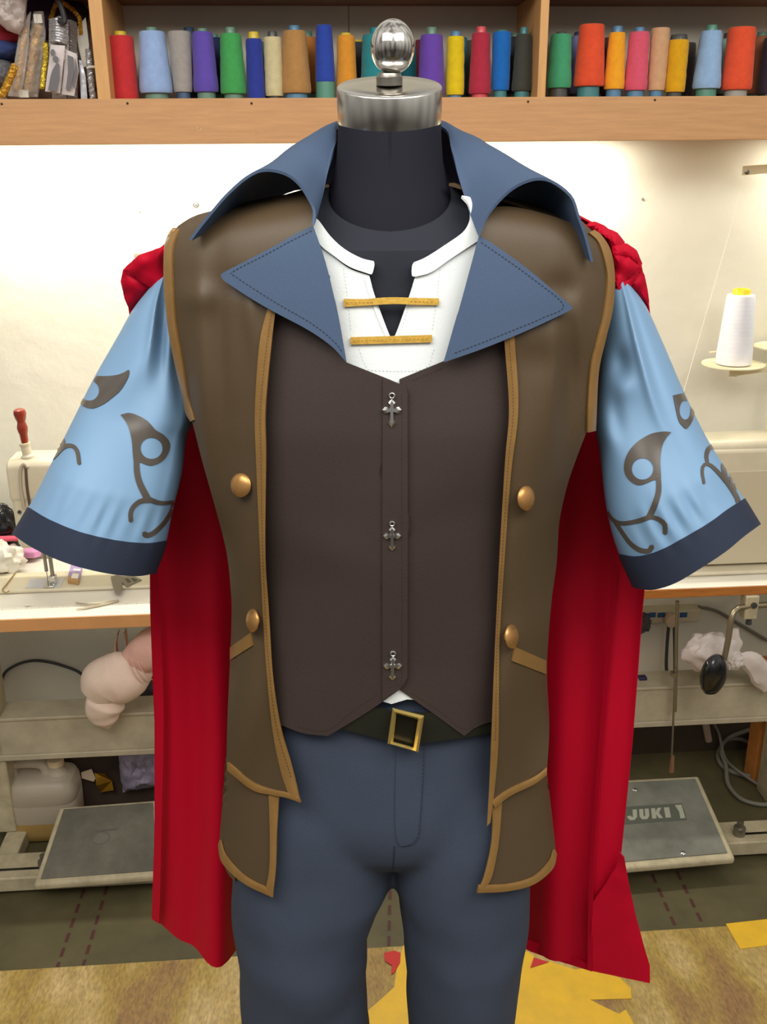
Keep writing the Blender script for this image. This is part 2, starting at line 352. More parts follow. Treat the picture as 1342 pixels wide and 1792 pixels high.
# label, top x0,x1, bottom x0,x1, y top, y bottom, yarn rgb, core key, y core top (None: hidden), core width, bottom core?, row
SP = [
 ('red thread cone with a yellow core, next to the left shelf divider', 191, 236, 196, 242, 63, 172, (196, 46, 50), 'y', 55, 22, 0, 0),
 ('wide light blue thread cone between the red and the grey cone', 241, 287, 244, 303, 55, 164, (150, 178, 222), 'g', 48, 21, 1, 0),
 ('plain grey thread cone to the left of a violet one', 293, 333, 304, 337, 55, 162, (160, 156, 150), 'n', None, 18, 1, 0),
 ('violet thread cone between the grey cone and the grass green cone', 335, 371, 338, 383, 56, 162, (96, 76, 172), 'g', 50, 19, 1, 0),
 ('grass green thread cone next to a short navy one', 385, 422, 385, 432, 59, 165, (66, 160, 84), 'g', 48, 20, 1, 0),
 ('short navy blue thread cone with a yellow core', 424, 453, 432, 464, 68, 172, (42, 58, 150), 'y', 56, 20, 0, 0),
 ('cream thread cone tucked beside the big tan cone', 464, 496, 464, 497, 65, 169, (206, 196, 152), 'k', 55, 18, 1, 0),
 ('big tan thread cone with a light blue core', 491, 533, 492, 545, 54, 164, (176, 132, 76), 'b', 45, 21, 1, 0),
 ('tall royal blue thread cone on a long green core', 553, 581, 552, 587, 44, 146, (40, 70, 168), 'e', None, 24, 2, 0),
 ('amber orange thread cone left of the steel neck cap', 587, 618, 588, 626, 62, 172, (216, 146, 44), 'y', 58, 20, 0, 0),
 ('teal thread cone half hidden by the steel finial', 633, 684, 630, 690, 61, 166, (36, 132, 140), 'c', 49, 26, 0, 0),
 ('violet thread cone to the right of the steel finial', 737, 776, 731, 778, 61, 166, (104, 68, 170), 'g', 48, 21, 1, 0),
 ('bright yellow thread cone with a blue core', 778, 808, 780, 812, 64, 167, (226, 198, 20), 'b', 55, 20, 1, 0),
 ('crimson thread cone on a coral core', 824, 856, 820, 859, 58, 165, (176, 42, 66), 's', 47, 20, 1, 0),
 ('bright azure thread cone between the crimson and the blackish cone', 858, 890, 860, 891, 56, 159, (18, 106, 190), 't', 53, 22, 1, 0),
 ('blackish green thread cone against the right shelf divider', 903, 930, 895, 932, 60, 160, (62, 64, 56), 't', 48, 16, 1, 0),
 ('jade green thread cone just right of the right shelf divider', 961, 997, 956, 999, 60, 155, (66, 158, 112), 'k', 56, 21, 1, 0),
 ('big orange red thread cone standing taller than its neighbours', 1017, 1060, 1003, 1056, 43, 152, (228, 82, 44), 't', None, 34, 1, 0),
 ('golden orange thread cone with blue core above and below', 1067, 1095, 1056, 1092, 57, 157, (244, 168, 34), 'b', 46, 20, 1, 0),
 ('pink thread cone with a blue core', 1101, 1135, 1092, 1132, 56, 159, (220, 88, 112), 'b', 48, 20, 1, 0),
 ('peach tan thread cone without a visible top core', 1135, 1167, 1133, 1163, 49, 159, (208, 164, 124), 'b', None, 18, 1, 0),
 ('mustard yellow thread cone with a dark green core', 1169, 1204, 1163, 1198, 70, 162, (222, 166, 14), 'k', 61, 32, 1, 0),
 ('light blue thread cone near the right end of the shelf', 1229, 1264, 1212, 1260, 54, 156, (148, 184, 222), 'e', 44, 21, 1, 0),
 ('orange red thread cone at the right end of the shelf', 1273, 1319, 1262, 1314, 48, 158, (232, 84, 48), 'w', None, 28, 1, 0),
 ('slate cone behind the grey one, only its blue top showing', 326, 350, 324, 352, 60, 165, (90, 96, 120), 'n', 48, 20, 1, 1),
 ('dark navy thread cone in the back row behind the violet and grass green cones', 366, 396, 364, 398, 66, 165, (36, 44, 84), 'e', 60, 14, 1, 1),
 ('dark teal thread cone in the back row behind the short navy one', 450, 480, 448, 482, 74, 165, (58, 98, 96), 't', None, 18, 1, 1),
 ('rust brown thread cone in the back row beside the tall blue cone', 525, 556, 523, 558, 65, 163, (186, 118, 52), 'e', 55, 19, 1, 1),
 ('charcoal thread cone behind the amber one', 612, 640, 610, 642, 74, 165, (54, 56, 62), 'y', 70, 20, 1, 1),
 ('turquoise thread cone in the back row hidden by the steel finial', 696, 728, 694, 731, 80, 165, (34, 126, 140), 'c', None, 18, 1, 1),
 ('wine red thread cone in the back row left of the second violet one', 726, 752, 724, 754, 70, 165, (110, 34, 56), 'k', None, 16, 1, 1),
 ('petrol blue thread cone in the back row behind the yellow one', 793, 817, 791, 818, 66, 165, (38, 112, 140), 't', None, 16, 1, 1),
 ('dark olive thread cone in the back row behind the crimson one', 812, 840, 810, 842, 71, 165, (74, 76, 62), 'k', None, 16, 1, 1),
 ('black thread cone in the back row behind the azure one', 884, 912, 882, 914, 65, 165, (52, 54, 60), 'g', 58, 18, 1, 1),
 ('deep green thread cone in the back row against the right divider', 962, 990, 960, 992, 62, 165, (52, 130, 96), 'g', 56, 18, 1, 1),
 ('lavender thread cone in the back row behind the big orange red one', 994, 1026, 992, 1030, 63, 165, (142, 144, 198), 'n', 56, 26, 1, 1),
 ('dark brown thread cone in the back row behind the golden orange one', 1050, 1078, 1048, 1080, 66, 165, (84, 50, 44), 'k', None, 18, 1, 1),
 ('charcoal thread cone in the back row behind the mustard one', 1184, 1213, 1180, 1211, 75, 165, (66, 60, 58), 'k', None, 18, 1, 1),
 ('grey beige thread cone peeking out left of the light blue one', 1220, 1250, 1214, 1248, 64, 165, (146, 140, 128), 'k', None, 18, 1, 1),
 ('pale green thread cone between the light blue and the last orange one', 1252, 1280, 1250, 1280, 68, 165, (130, 168, 152), 'k', 58, 18, 1, 1),
 ('brown thread cone behind the last orange red one', 1304, 1342, 1302, 1344, 64, 165, (146, 92, 62), 'g', 56, 20, 1, 1),
 ('dark aubergine thread cone at the far right of the shelf', 1330, 1362, 1326, 1362, 66, 165, (58, 44, 58), 'k', None, 18, 1, 0),
]
for (lab, t0, t1, b0, b1, yt, yb, rgb, ck, yc, cw, bc, row) in SP:
    w = -.075 if row else -.195
    if 'aubergine' in lab: w = -.13
    ub = (wpx(b0, w, ZS+.03)+wpx(b1, w, ZS+.03))/2
    rb = (wpx(b1, w, ZS+.03)-wpx(b0, w, ZS+.03))/2; rt = (wpx(t1, w, ZS+.13)-wpx(t0, w, ZS+.13))/2
    zt = RW((t0+t1)/2, yt, w)[2]; zb = max(ZS+.006, RW((b0+b1)/2, yb, w)[2]) if bc else ZS+.004
    px = (cw/2)*(wpx(1, w, 2.)-wpx(0, w, 2.))
    T = rthing('thread_cone', (ub, w, ZS), lab, 'thread', 'cones of sewing thread on the wall shelf')
    zc = RW((t0+t1)/2, yc, w)[2] if yc else zt-.004
    cm = mat('core_'+ck, CORES[ck], .35, coat=.2)
    rbc = rb*(.97 if bc == 2 else .72)
    rput('core', MB().lathe([(rbc, 0), (rbc, .004), (rbc*.98, zb-ZS+.002), (px*1.05, zt-ZS-.012), (px, zt-ZS), (px*.92, zc-ZS-.002), (px*.85, zc-ZS), (px*.5, zc-ZS), (px*.45, zc-ZS-.02)], (ub, w, ZS), n=28), cm, T)
    h = zt-zb; rn = np.random.default_rng(int(ub*1000)+5000)
    prof = [(rbc*.9, zb-ZS), (rb*.93, zb-ZS+.001), (rb*.985, zb-ZS+.006)]
    for k in range(1, 10):
        f = k/10; prof.append((rb+(rt-rb)*f**.9+rn.uniform(-.0005, .0005), zb-ZS+.006+(h-.012)*f))
    prof += [(rt, h-.006+zb-ZS), (rt*.94, h-.001+zb-ZS), (rt*.85, h+zb-ZS), (px*.9, h+zb-ZS)]
    ym = mat('yarn_%d_%d_%d' % rgb, rgb, .85, noise=.12, nscale=60, wave=90, sheen=.15, stretch=(1, 1, 1))
    rput('yarn', MB().lathe(prof, (ub, w, ZS), n=36), ym, T)
# ---------- trims in the left shelf bay
def braid(px, w, r, name, m, label, cat, n=3, turns=9, parent=None):
    P = [RW(x, y, w) for x, y in px]; P = resamp(cr(P, 10), 70); mb = MB()
    T = np.gradient(P, axis=0); T /= np.linalg.norm(T, axis=1)[:, None]
    for s in range(n):
        out = []
        for i, p in enumerate(P):
            t = Vector(T[i]); a = t.orthogonal().normalized(); b = t.cross(a); ph = 2*math.pi*(s/n+turns*i/len(P))
            out.append(Vector(p)+(a*math.cos(ph)+b*math.sin(ph))*r*.55)
        mb.tube(out, [r*.62*(1+.18*math.sin(i*1.9+s)) for i in range(len(P))], 6)
    o = rput(name, mb, m, parent)
    if parent is None: tag(o, label, cat)
    return o
GOLD = mat('gold_lurex', (214, 164, 60), .35, metal=.55, noise=.3, nscale=240, bump=1., bscale=260)
GOLD2 = mat('bright_gold_lurex', (232, 206, 74), .32, metal=.55, noise=.3, nscale=240, bump=1., bscale=260)
SILV = mat('silver_lurex', (196, 197, 200), .3, metal=.55, noise=.3, nscale=160, bump=1., bscale=200)
FILM = film('clear_film', (246, 240, 230), .3, .1)
ZB = ZS
def px_pack(name, label, cat, outline, w, depth, m, kind=None, seed=1):
    """crumpled pouch: outline in px on plane w, pillowed by depth"""
    V, T = trimesh(outline, step=5.); B = np.array(outline)
    P = RW(V[:, 0], V[:, 1], w); d = np.min([np.hypot(V[:, 0]-x, V[:, 1]-y) for x, y in resamp(list(outline)+[outline[0]], 90)], axis=0)
    k = np.sqrt(np.clip(d/14, 0, 1)); nz = np.array([mnoise.noise(Vector((x*.12+seed*9, y*.09, seed)))+.5*abs(mnoise.noise(Vector((x*.3, y*.2, seed+4)))) for x, y in V])
    A = P.copy(); A[:, 1] -= depth*k*(1+.6*nz); Bk = P.copy(); Bk[:, 1] += depth*.6*k
    n = len(V); mb = MB().add(np.vstack([A, Bk]), [tuple(t) for t in T]+[tuple(int(i)+n for i in t[::-1]) for t in T])
    return mb
def pouch(name, label, cat, outline, w, depth, m, parent=None, seed=1):
    o = rput(name, px_pack(name, label, cat, outline, w, depth, m, seed=seed), m, parent)
    if parent is None: tag(o, label, cat)
    return o
braid([(2, 168), (12, 150), (26, 116)], -.22, .0075, 'gold_braid', GOLD, 'loose gold braid leaning at the left end of the shelf', 'braid')
T = rthing('braid_packet', (*RW(38, 168, -.17)[:2], ZS), 'clear packet with one long matte gold braid', 'trim packet')
braid([(28, 158), (34, 125), (38, 90), (44, 48)], -.17, .006, 'gold_braid', GOLD, '', '', parent=T)
pouch('clear_bag', '', '', [(14, 168), (24, 120), (36, 45), (54, 20), (50, 80), (42, 140), (36, 170)], -.17, .012, FILM, T, 2)
T = rthing('braid_packet', (*RW(60, 168, -.15)[:2], ZS), 'clear packet stuffed with a tangle of gold braid', 'trim packet')
braid([(50, 156), (52, 130), (58, 100), (62, 70), (68, 45)], -.15, .0095, 'gold_braid', GOLD, '', '', turns=12, parent=T)
rput('paper_band', MB().box(-.008, .008, -.004, .004, -.004, .004).map(lambda v: v*np.array([1.3, 1, 2.])+RW(42, 164, -.163)), LAM, T)
rput('paper_band', MB().box(-.008, .008, -.004, .004, -.004, .004).map(lambda v: v*np.array([1.1, 1, 2.2])+RW(67, 33, -.163)), LAM, T)
pouch('clear_bag', '', '', [(36, 170), (44, 110), (52, 60), (60, 20), (76, 20), (80, 60), (74, 110), (66, 170)], -.15, .02, FILM, T, 3)
braid([(74, 154), (77, 125), (80, 100), (79, 76)], -.20, .0055, 'gold_ribbon', GOLD2, 'bright yellow gold cord beside the printed card packets', 'cord')
braid([(88, 35), (100, 5), (118, 10), (138, 30), (142, 60)], -.12, .005, 'gold_chain', GOLD, 'gold chain trim arched over the silver hanks', 'trim', turns=16)
T = rthing('silver_hank', (*RW(102, 80, -.16)[:2], ZS), 'large hank of silver cord hung from a black strap', 'cord hank')
mb = MB()
for k in range(9):
    a = RW(88, 36+k*4.6, -.165+.004*(k % 2)); b = RW(118, 40+k*4.6, -.165); mb.tube([a, (a+b)/2+np.array([0, -.012, .003]), b], .0042, 7, 5)
rput('cord', mb, SILV, T)
pouch('core_bundle', '', '', [(86, 36), (104, 28), (120, 36), (121, 80), (116, 172), (92, 172), (86, 80)], -.150, .008, SILV, T, 4)
mb = MB().tube([RW(92, -12, -.19), RW(104, 5, -.19), RW(111, 25, -.19), RW(112, 38, -.192), RW(102, 36, -.19)], [.006, .006, .006, .007, .0055], 8, 5); rput('strap', mb, DARKC, T)
T = rthing('silver_hank', (*RW(126, 80, -.13)[:2], ZS), 'narrower hank of silver cord behind the white card', 'cord hank')
mb = MB()
for k in range(11):
    a = RW(117, 38+k*5, -.125); b = RW(133, 42+k*5, -.125); mb.tube([a, (a+b)/2+np.array([0, -.01, .002]), b], .004, 7, 5)
rput('cord', mb, SILV, T); pouch('core_bundle', '', '', [(117, 36), (132, 40), (136, 95), (136, 172), (118, 172)], -.115, .006, SILV, T, 5)
CARD = mat('printed_card', (214, 205, 202), .4, noise=.12, nscale=60)
GREYI = mat('grey_print', (110, 108, 112), .4)
for lab, ol, w, art in (('white printed card packet leaning in front of the large silver hank', [(89, 78), (114, 80), (112, 100), (105, 163), (79, 160), (84, 120)], -.215, [[(92, 122), (100, 108), (104, 114), (104, 140), (99, 160), (84, 158), (88, 135)], ell(92, 92, 4, 6), ell(97, 103, 5, 5)]),
                   ('pale printed card packet right of the first card packet', [(114, 86), (134, 94), (138, 125), (130, 168), (108, 165), (112, 125)], -.205, [[(118, 96), (128, 100), (129, 130), (122, 158), (115, 156), (119, 126)], [(132, 100), (136, 125), (130, 156), (127, 150), (131, 124)]])):
    T = rthing('card_packet', (*RW(ol[0][0], 165, w)[:2], ZS), lab, 'card packet'); pouch('card', '', '', ol, w, .004, CARD, T, 6)
    mb = MB()
    for a in art:
        V, t = trimesh(a, step=6.); P = RW(V[:, 0], V[:, 1], w-.0115); mb.add(P, t)
    rput('print', mb, GREYI, T, solid=.0006)
pouch('white_card', 'blank white card standing against the left shelf divider', 'card', [(132, 52), (150, 30), (156, 80), (152, 116), (146, 118), (138, 85)], -.12, .002, LAM)
pouch('silver_strip', 'shiny white silver strip between the card packets and the silver bundle', 'trim strip', [(138, 105), (144, 106), (150, 135), (153, 173), (142, 173), (140, 130)], -.20, .006, mat('pearl_strip', (216, 220, 228), .2, metal=.3))
T = rthing('silver_bundle', (*RW(160, 168, -.2)[:2], ZS), 'thin silver cord bundle tied with white tape next to the left divider', 'cord bundle')
braid([(163, 173), (160, 150), (157, 120), (154, 88)], -.205, .006, 'silver_cord', SILV, '', '', parent=T)
rput('white_tie', MB().tube([RW(152, 119, -.215), RW(160, 117, -.218), RW(170, 118, -.222), RW(175, 123, -.222)], .0028, 8, 5), LAM, T)
o = rput('plastic_bag', px_pack('', '', '', [(-20, -20), (50, -20), (46, 10), (43, 45), (34, 61), (14, 54), (0, 42), (-20, 40)], -.19, .03, None, seed=8), WHITEB); tag(o, 'crumpled translucent white plastic bag at the upper left of the shelf', 'plastic bag')
zr = lambda y, w: RW(10, y, w)[2]
for nm, lab, cat, c, y, r, m in (('folded_cloth', 'folded red cloth under the white plastic bag', 'cloth', -5, 58, (.06, .05, .03), mat('red_cloth', (168, 50, 66), .9, noise=.1)),
                            ('folded_cloth', 'folded blue cloth under the red one', 'cloth', -5, 86, (.055, .05, .024), mat('blue_cloth', (60, 76, 128), .9, noise=.1)),
                            ('knit_roll', 'glittering grey knit roll at the left end of the shelf', 'fabric roll', -2, 128, (.04, .05, .032), mat('grey_knit', (120, 120, 124), .6, noise=.5, nscale=120, bump=.8, bscale=150))):
    p = RW(c, y, -.1); tag(rput(nm, blob((p[0], -.1, p[2]), r, .12, 1.6, seed=y), m), lab, cat)
p = RW(70, 12, -.05); tag(rput('dark_cloth', blob((p[0]+.02, -.06, p[2]-.02), (.09, .045, .05), .1, 1.6, 3), mat('plum_cloth', (66, 52, 76), .9)), 'dark plum cloth at the back of the shelf above the silver hanks', 'cloth')
p = RW(80, 120, -.05); tag(rput('dark_cloth', blob((p[0], -.055, ZS+.055), (.12, .045, .055), .1, 1.6, 4), mat('umber_cloth', (120, 100, 88), .9)), 'dark brown cloth heap behind the trim packets', 'cloth')
# ---------- light under the shelf
tl = rthing('tube_light', (0, -.10, 1.86), 'fluorescent tube fixed under the wall shelf behind the apron', 'lamp')
rput('housing', MB().box(-1.2, .62, -.13, -.08, ZS-.05, ZS-.0185), LAM, tl, bevel=.003)
em = bpy.data.materials.new('tube_glow'); em.use_nodes = True; em.node_tree.nodes['Principled BSDF'].inputs['Emission Color'].default_value = (1, .97, .88, 1); em.node_tree.nodes['Principled BSDF'].inputs['Emission Strength'].default_value = 6
rput('tube', MB().tube([(-1.18, -.105, ZS-.064), (.6, -.105, ZS-.064)], .0135, 16), em, tl)
al = bpy.data.lights.new('tube_lamp', 'AREA'); al.shape = 'RECTANGLE'; al.size = 1.75; al.size_y = .03; al.energy = TUBE_E; al.color = (1, .97, .85)
ao = bpy.data.objects.new('tube_lamp', al); COL.objects.link(ao); ao.location = Vector(L2W(np.array([-.29, -.105, ZS-.08]))); ao.rotation_euler = (0, 0, TH)
tl2 = rthing('tube_light', (1.6, -.10, 1.86), 'second fluorescent tube under the wall shelf, past the right edge of the photo', 'lamp')
rput('housing', MB().box(1.02, 1.44, -.13, -.08, ZS-.05, ZS-.0185), LAM, tl2, bevel=.003)
rput('tube', MB().tube([(1.04, -.105, ZS-.064), (1.42, -.105, ZS-.064)], .0135, 16), em, tl2)
al2 = bpy.data.lights.new('tube_lamp', 'AREA'); al2.shape = 'RECTANGLE'; al2.size = .38; al2.size_y = .03; al2.energy = TUBE_E*.17; al2.color = (1, .97, .85)
ao2 = bpy.data.objects.new('tube_lamp', al2); COL.objects.link(ao2); ao2.location = Vector(L2W(np.array([1.23, -.105, ZS-.08]))); ao2.rotation_euler = (0, 0, TH)
# wall bits
def ring(px, py, r, name, lab, cat):
    p = RW(px, py, -.004); pts = [(p[0]+r*math.cos(a), -.006, p[2]+r*math.sin(a)) for a in np.linspace(0, 2*math.pi, 25)]
    tag(rput(name, MB().tube(pts, r*.3, 8).tube([(p[0], -.006, p[2]-r*.2), (p[0], .002, p[2]-r*.2)], r*.3, 8), STEEL), lab, cat)
ring(343, 358, .0062, 'wall_eyelet', 'small metal eyelet screwed into the wall above the left shoulder', 'eyelet')
for x, y, s, lab in ((240, 447, .008, 'greyish smear of filler on the wall left of the coat shoulder'), (1124, 348, .0035, 'small dark nail head in the wall right of the collar'), (245, 370, .003, 'tiny nail head in the wall left of the collar')):
    p = RW(x, y, 0); tag(rput('nail' if 'nail' in lab else 'filler_smear', MB().lathe([(0, .004), (s, .003), (s*.8, .0005), (0, 0)], (p[0], -.004, p[2]), (0, 1, 0), 10), mat('smear', (150, 140, 120), .6)), lab, 'nail' if 'nail' in lab else 'smear')
# ---------- sewing tables
ZTAB = .745
def sewing_table(label, u0, u1, wf, edge_m, edge_h, beam_z, beam_w, rail, pedal, tread_m, badge, legs):
    T = rthing('sewing_table', ((u0+u1)/2, wf/2, 0), label, 'sewing table')
    rput('tabletop', MB().box(u0, u1, wf+.004, -.02, ZTAB-edge_h, ZTAB), LAM, T, bevel=.002)
    rput('edge_band', MB().box(u0, u1, wf, wf+.004, ZTAB-edge_h, ZTAB-.001), edge_m, T, bevel=.0015)
    rput('crossbeam', MB().box(u0+.02, u1-.02, beam_w, beam_w+.09, beam_z[0], beam_z[1]).box(u0+.02, u1-.02, beam_w-.008, beam_w, beam_z[0]-.012, beam_z[0]+.004).box(u0+.02, u1-.02, beam_w-.004, beam_w, beam_z[1]-.006, beam_z[1]+.003), STEELP, T, bevel=.003)
    fr0 = rput('foot_rail', MB().box(u0+.02, u1-.02, rail[0], rail[1], .012, .055), RAILP, T, bevel=.004)
    for a in (0, 1):
        sp = rail[2+a]; rput('rail_slot', MB().box(sp-.06, sp+.06, rail[0]+.03, rail[0]+.038, .0552, .0562), BLACKP, fr0, smooth=False)
        rput('clamp', MB().lathe([(.016, 0), (.016, .022), (.009, .024), (.009, .04), (0, .042)], (sp+(.058 if a == 0 else -.058), rail[0]+.034, .0563), n=14), STEEL, fr0)
    for (a, b, c, d, z0, z1) in legs: rput('leg', MB().box(a, b, c, d, z0, z1), RAILP, T, bevel=.004)
    fl_, fr_, br_, bl_ = [np.array(q) for q in pedal]
    th = np.array([0, 0, .02])
    pf = rput('pedal_frame', MB().hexa([fl_-th, fr_-th, br_-th, bl_-th], [fl_, fr_, br_, bl_]), RAILP, T, bevel=.007, bseg=3)
    def onp(s, t, h): return fl_*(1-s)*(1-t)+fr_*s*(1-t)+br_*s*t+bl_*(1-s)*t+np.array([0, 0, h])
    q = [onp(.045, .06, .0004), onp(.955, .06, .0004), onp(.945, .95, .0004), onp(.055, .95, .0004)]
    tr = rput('tread_mat', MB().hexa(q, [p+np.array([0, 0, .003]) for p in q]), tread_m, pf, bevel=.002)
    for s in (.12, .88): rput('pedal_bracket', MB().hexa([onp(s-.03, .3, -.022), onp(s+.03, .3, -.022), onp(s+.03, .7, -.022), onp(s-.03, .7, -.022)][::1], [onp(s-.03, .3, -.0195), onp(s+.03, .3, -.0195), onp(s+.03, .7, -.0195), onp(s-.03, .7, -.0195)]), RAILP, pf)
    badge(onp, pf)
    return T
def bad_left(onp, T):
    mb = MB(); n = 28
    o = [onp(.47+.085*math.cos(2*math.pi*i/n), .52+.085*math.sin(2*math.pi*i/n), .0036) for i in range(n)]; i_ = [onp(.47+.075*math.cos(2*math.pi*i/n), .52+.075*math.sin(2*math.pi*i/n), .0036) for i in range(n)]
    mb.add(o+i_, [(i, (i+1) % n, (i+1) % n+n, i+n) for i in range(n)])
    mb.add([onp(.40+.5*a, b, .0036) for a, b in ((.0, .62), (.42, .64), (.42, .61), (.0, .60))], [(0, 3, 2, 1)])
    rput('badge', mb, mat('worn_badge', (92, 90, 82), .5), T, smooth=False)
LETTERS = {'J': [[(.55, 1), (1, 1), (1, .28), (.72, 0), (.28, 0), (0, .28), (0, .42), (.42, .42), (.42, .3), (.58, .3), (.58, .42), (.55, .5)]],
           'U': [[(0, 1), (.42, 1), (.42, .3), (.58, .3), (.58, 1), (1, 1), (1, .28), (.75, 0), (.25, 0), (0, .28)]],
           'K': [[(0, 0), (0, 1), (.4, 1), (.4, .62), (.62, 1), (1, 1), (.7, .52), (1, 0), (.62, 0), (.4, .4), (.4, 0)]],
           'I': [[(.0, 0), (.0, 1), (.55, 1), (.55, 0)]]}
def bad_right(onp, T):
    # relief plate with the maker's lettering
    s0, s1, t0, t1 = .14, .72, .455, .655
    q = [onp(s0, t0, .0034), onp(s1, t0, .0034), onp(s1, t1, .0034), onp(s0, t1, .0034)]
    B = rput('badge_plate', MB().hexa(q, [p+np.array([0, 0, .0012]) for p in q]), mat('badge_ground', (86, 90, 80), .4), T, smooth=False)
    mb = MB(); x = s0+.05
    for ch, wd in (('J', .1), ('U', .1), ('K', .11), ('I', .1)):
        for poly in LETTERS[ch]:
            V, t = trimesh([(p[0], 1-p[1]) for p in poly], step=.5)
            mb.add([onp(x+p[0]*wd*.9, t0+.04+(1-p[1])*(t1-t0-.08), .0052) for p in V], t)
        x += wd+.012 if ch != 'I' else wd*.75
    mb.add([onp(a, b, .0052) for a, b in ((s1-.055, t0+.02), (s1-.01, t0+.02), (s1-.01, t1-.02), (s1-.075, t1-.02), (s1-.05, .55))], [(0, 1, 2, 3, 4)])
    rput('lettering', mb, mat('badge_letters', (158, 160, 142), .4), T, smooth=False)
    for s, t in ((.27, .86), (.62, .1)):
        p = onp(s, t, .003); rput('rivet', MB().lathe([(.008, 0), (.006, .002), (0, .003)], p, n=14), CHROME, T)
wl = float(np.mean([RZ(100, 1081, ZTAB)[1], RZ(262, 1074, ZTAB)[1]])); wr = float(np.mean([RZ(1125, 1036, ZTAB)[1], RZ(1342, 1021, ZTAB)[1]]))
pedL = [RZ(58, 1549, .07), RZ(285, 1532, .07), RZ(277, 1399, .15), RZ(104, 1412, .15)]
pedR = [RZ(1052, 1523, .07), RZ(1287, 1502, .07), RZ(1222, 1357, .15), RZ(1068, 1365, .15)]
sewing_table('white topped sewing table with a plain wood edge, on the left, worn blank pedal', -2.0, -.35, wl, EDGE, .035, (.292, .405), -.30, (-.50, -.40, -.985, -.55), pedL, RUB, bad_left, [(-1.075, -1.02, -.44, -.06, .0, .045), (-1.11, -1.045, -.30, -.22, .045, .71), (-.42, -.38, -.30, -.22, .045, .71)])
sewing_table('white topped sewing table with a varnished brown edge, on the right, lettered pedal', .36, 2.0, wr, VARN, .026, (.302, .412), -.30, (-.52, -.43, .55, .985), pedR, RUBG, bad_right, [(.38, .42, -.30, -.22, .0, .72), (1.10, 1.15, -.30, -.22, .0, .72)])
# printed scale ticks along each table
for nm, pts, w_ in (('left', ((2, 1068), (266, 1056)), 0), ('right', ((1130, 1019), (1342, 1003)), 1)):
    mb = MB(); a, b = [RZ(*q, ZTAB+.0004) for q in pts]; L = np.linalg.norm(b-a); e = (b-a)/L; nn = np.array([-e[1], e[0], 0]); k = 0
    while k*.006 < L:
        p = a+e*k*.006; h = .009 if k % 5 == 0 else .005
        mb.add([p, p+e*.0012, p+e*.0012+nn*h, p+nn*h], [(0, 1, 2, 3)])
        if k % 30 == 10: mb.add([p+nn*.018-e*.012, p+nn*.018+e*.012, p+nn*.012], [(2, 1, 0)])
        k += 1
    tb = [o for o in bpy.data.objects if o.name.startswith('sewing_table') and not o.parent][w_]
    rput('measuring_scale', mb, mat('scale_print', (150, 146, 132), .6), tb, smooth=False)
# treadle rod, right
p0, p1 = RW(1185, 1052, -.33), RW(1181, 1245, -.33); q0, q1 = RW(1182, 1170, -.338), RW(1174, 1352, -.345)
tb = [o for o in bpy.data.objects if o.name.startswith('sewing_table') and not o.parent][1]
trd = rput('treadle_rod', MB().tube([p0, p1], .0048, 10).tube([q0, q1], .003, 10), STEEL, tb)
rput('rod_clamp', MB().lathe([(.007, -.008), (.007, .008)], RW(1178, 1180, -.338), (0, -1, 0), 12), STEEL, trd)
rput('rod_ferrule', MB().tube([RW(1177, 1322, -.345), RW(1174, 1350, -.346)], [.005, .008], 10), mat('rusty', (130, 92, 66), .6, noise=.3), trd)
# knee lifter, right
T = tb
b0 = RW(1311, 1062, -.37); klb = rput('knee_lifter_bracket', MB().box(b0[0]-.018, b0[0]+.018, -.385, -.35, b0[2]-.03, ZTAB-.026), RAILP, T, bevel=.003)
rput('bracket_screw', MB().lathe([(.008, -.004), (.008, .004), (0, .005)], (b0[0]+.004, -.386, b0[2]+.012), (0, -1, 0), 12).tube([(b0[0]+.004, -.37, b0[2]-.028), (b0[0]+.004, -.37, b0[2]-.05)], [.006, .008], 10), DARKC, klb)
klr = rput('knee_lifter_rod', MB().tube([RW(1345, 1058, -.37), RW(1302, 1062, -.38), RW(1288, 1067, -.39), RW(1280, 1082, -.40), RW(1273, 1125, -.41), RW(1262, 1175, -.42)], .0078, 12, 6), mat('oiled_steel', (150, 138, 112), .3, metal=.8), T)
kp = RW(1249, 1181, -.44); rx = 29/1700*2.52*.86; rput('knee_pad', MB().lathe([(0, -.016), (.6, -.015), (.86, -.010), (1., 0), (.97, .006), (.8, .012), (0, .014)], (0, 0, 0), (0, 1, 0), 40).map(lambda v: np.stack([v[:, 0]*.0405, v[:, 1]*1.3+v[:, 0]*.012, v[:, 2]*.0585], -1)+kp), BLACKP, klr)
# plastic bag tied on the lifter
T = rthing('plastic_bag', RW(1270, 1215, -.33), 'white plastic bag knotted onto the knee lifter rod of the right table', 'plastic bag')
c = RW(1240, 1143, -.33); rput('pouch', blob(c, (.066, .035, .054), .34, 1.5, 5), WHITEB, T)
c = RW(1285, 1155, -.35); rput('knot', blob(c, (.022, .02, .026), .35, 2.2, 9), WHITEB, T)
def ear(pts, rad, seed):
    P = resamp(cr([RW(x, y, w) for x, y, w in pts], 8), 22); mb = MB(); rows = []
    for i, p in enumerate(P):
        r = np.interp(i/21, np.linspace(0, 1, len(rad)), rad); row = []
        t = P[min(i+1, 21)]-P[max(i-1, 0)]; t /= np.linalg.norm(t); a = np.cross(t, [0, 1, 0]); a /= np.linalg.norm(a)
        for j in range(20):
            ph = 2*math.pi*j/20; k = 1+.45*mnoise.noise(Vector((math.cos(ph)*1.6, math.sin(ph)*1.6, i*.13+seed)))
            row.append(p+a*math.cos(ph)*r*k+np.array([0, 1, 0])*math.sin(ph)*r*.35*k)
        rows.append(row)
    return mb.loft(rows)
rput('ear', ear([(1288, 1156, -.35), (1310, 1155, -.35), (1328, 1175, -.34), (1345, 1205, -.33)], [.010, .03, .038, .022], 2), WHITEB, T)
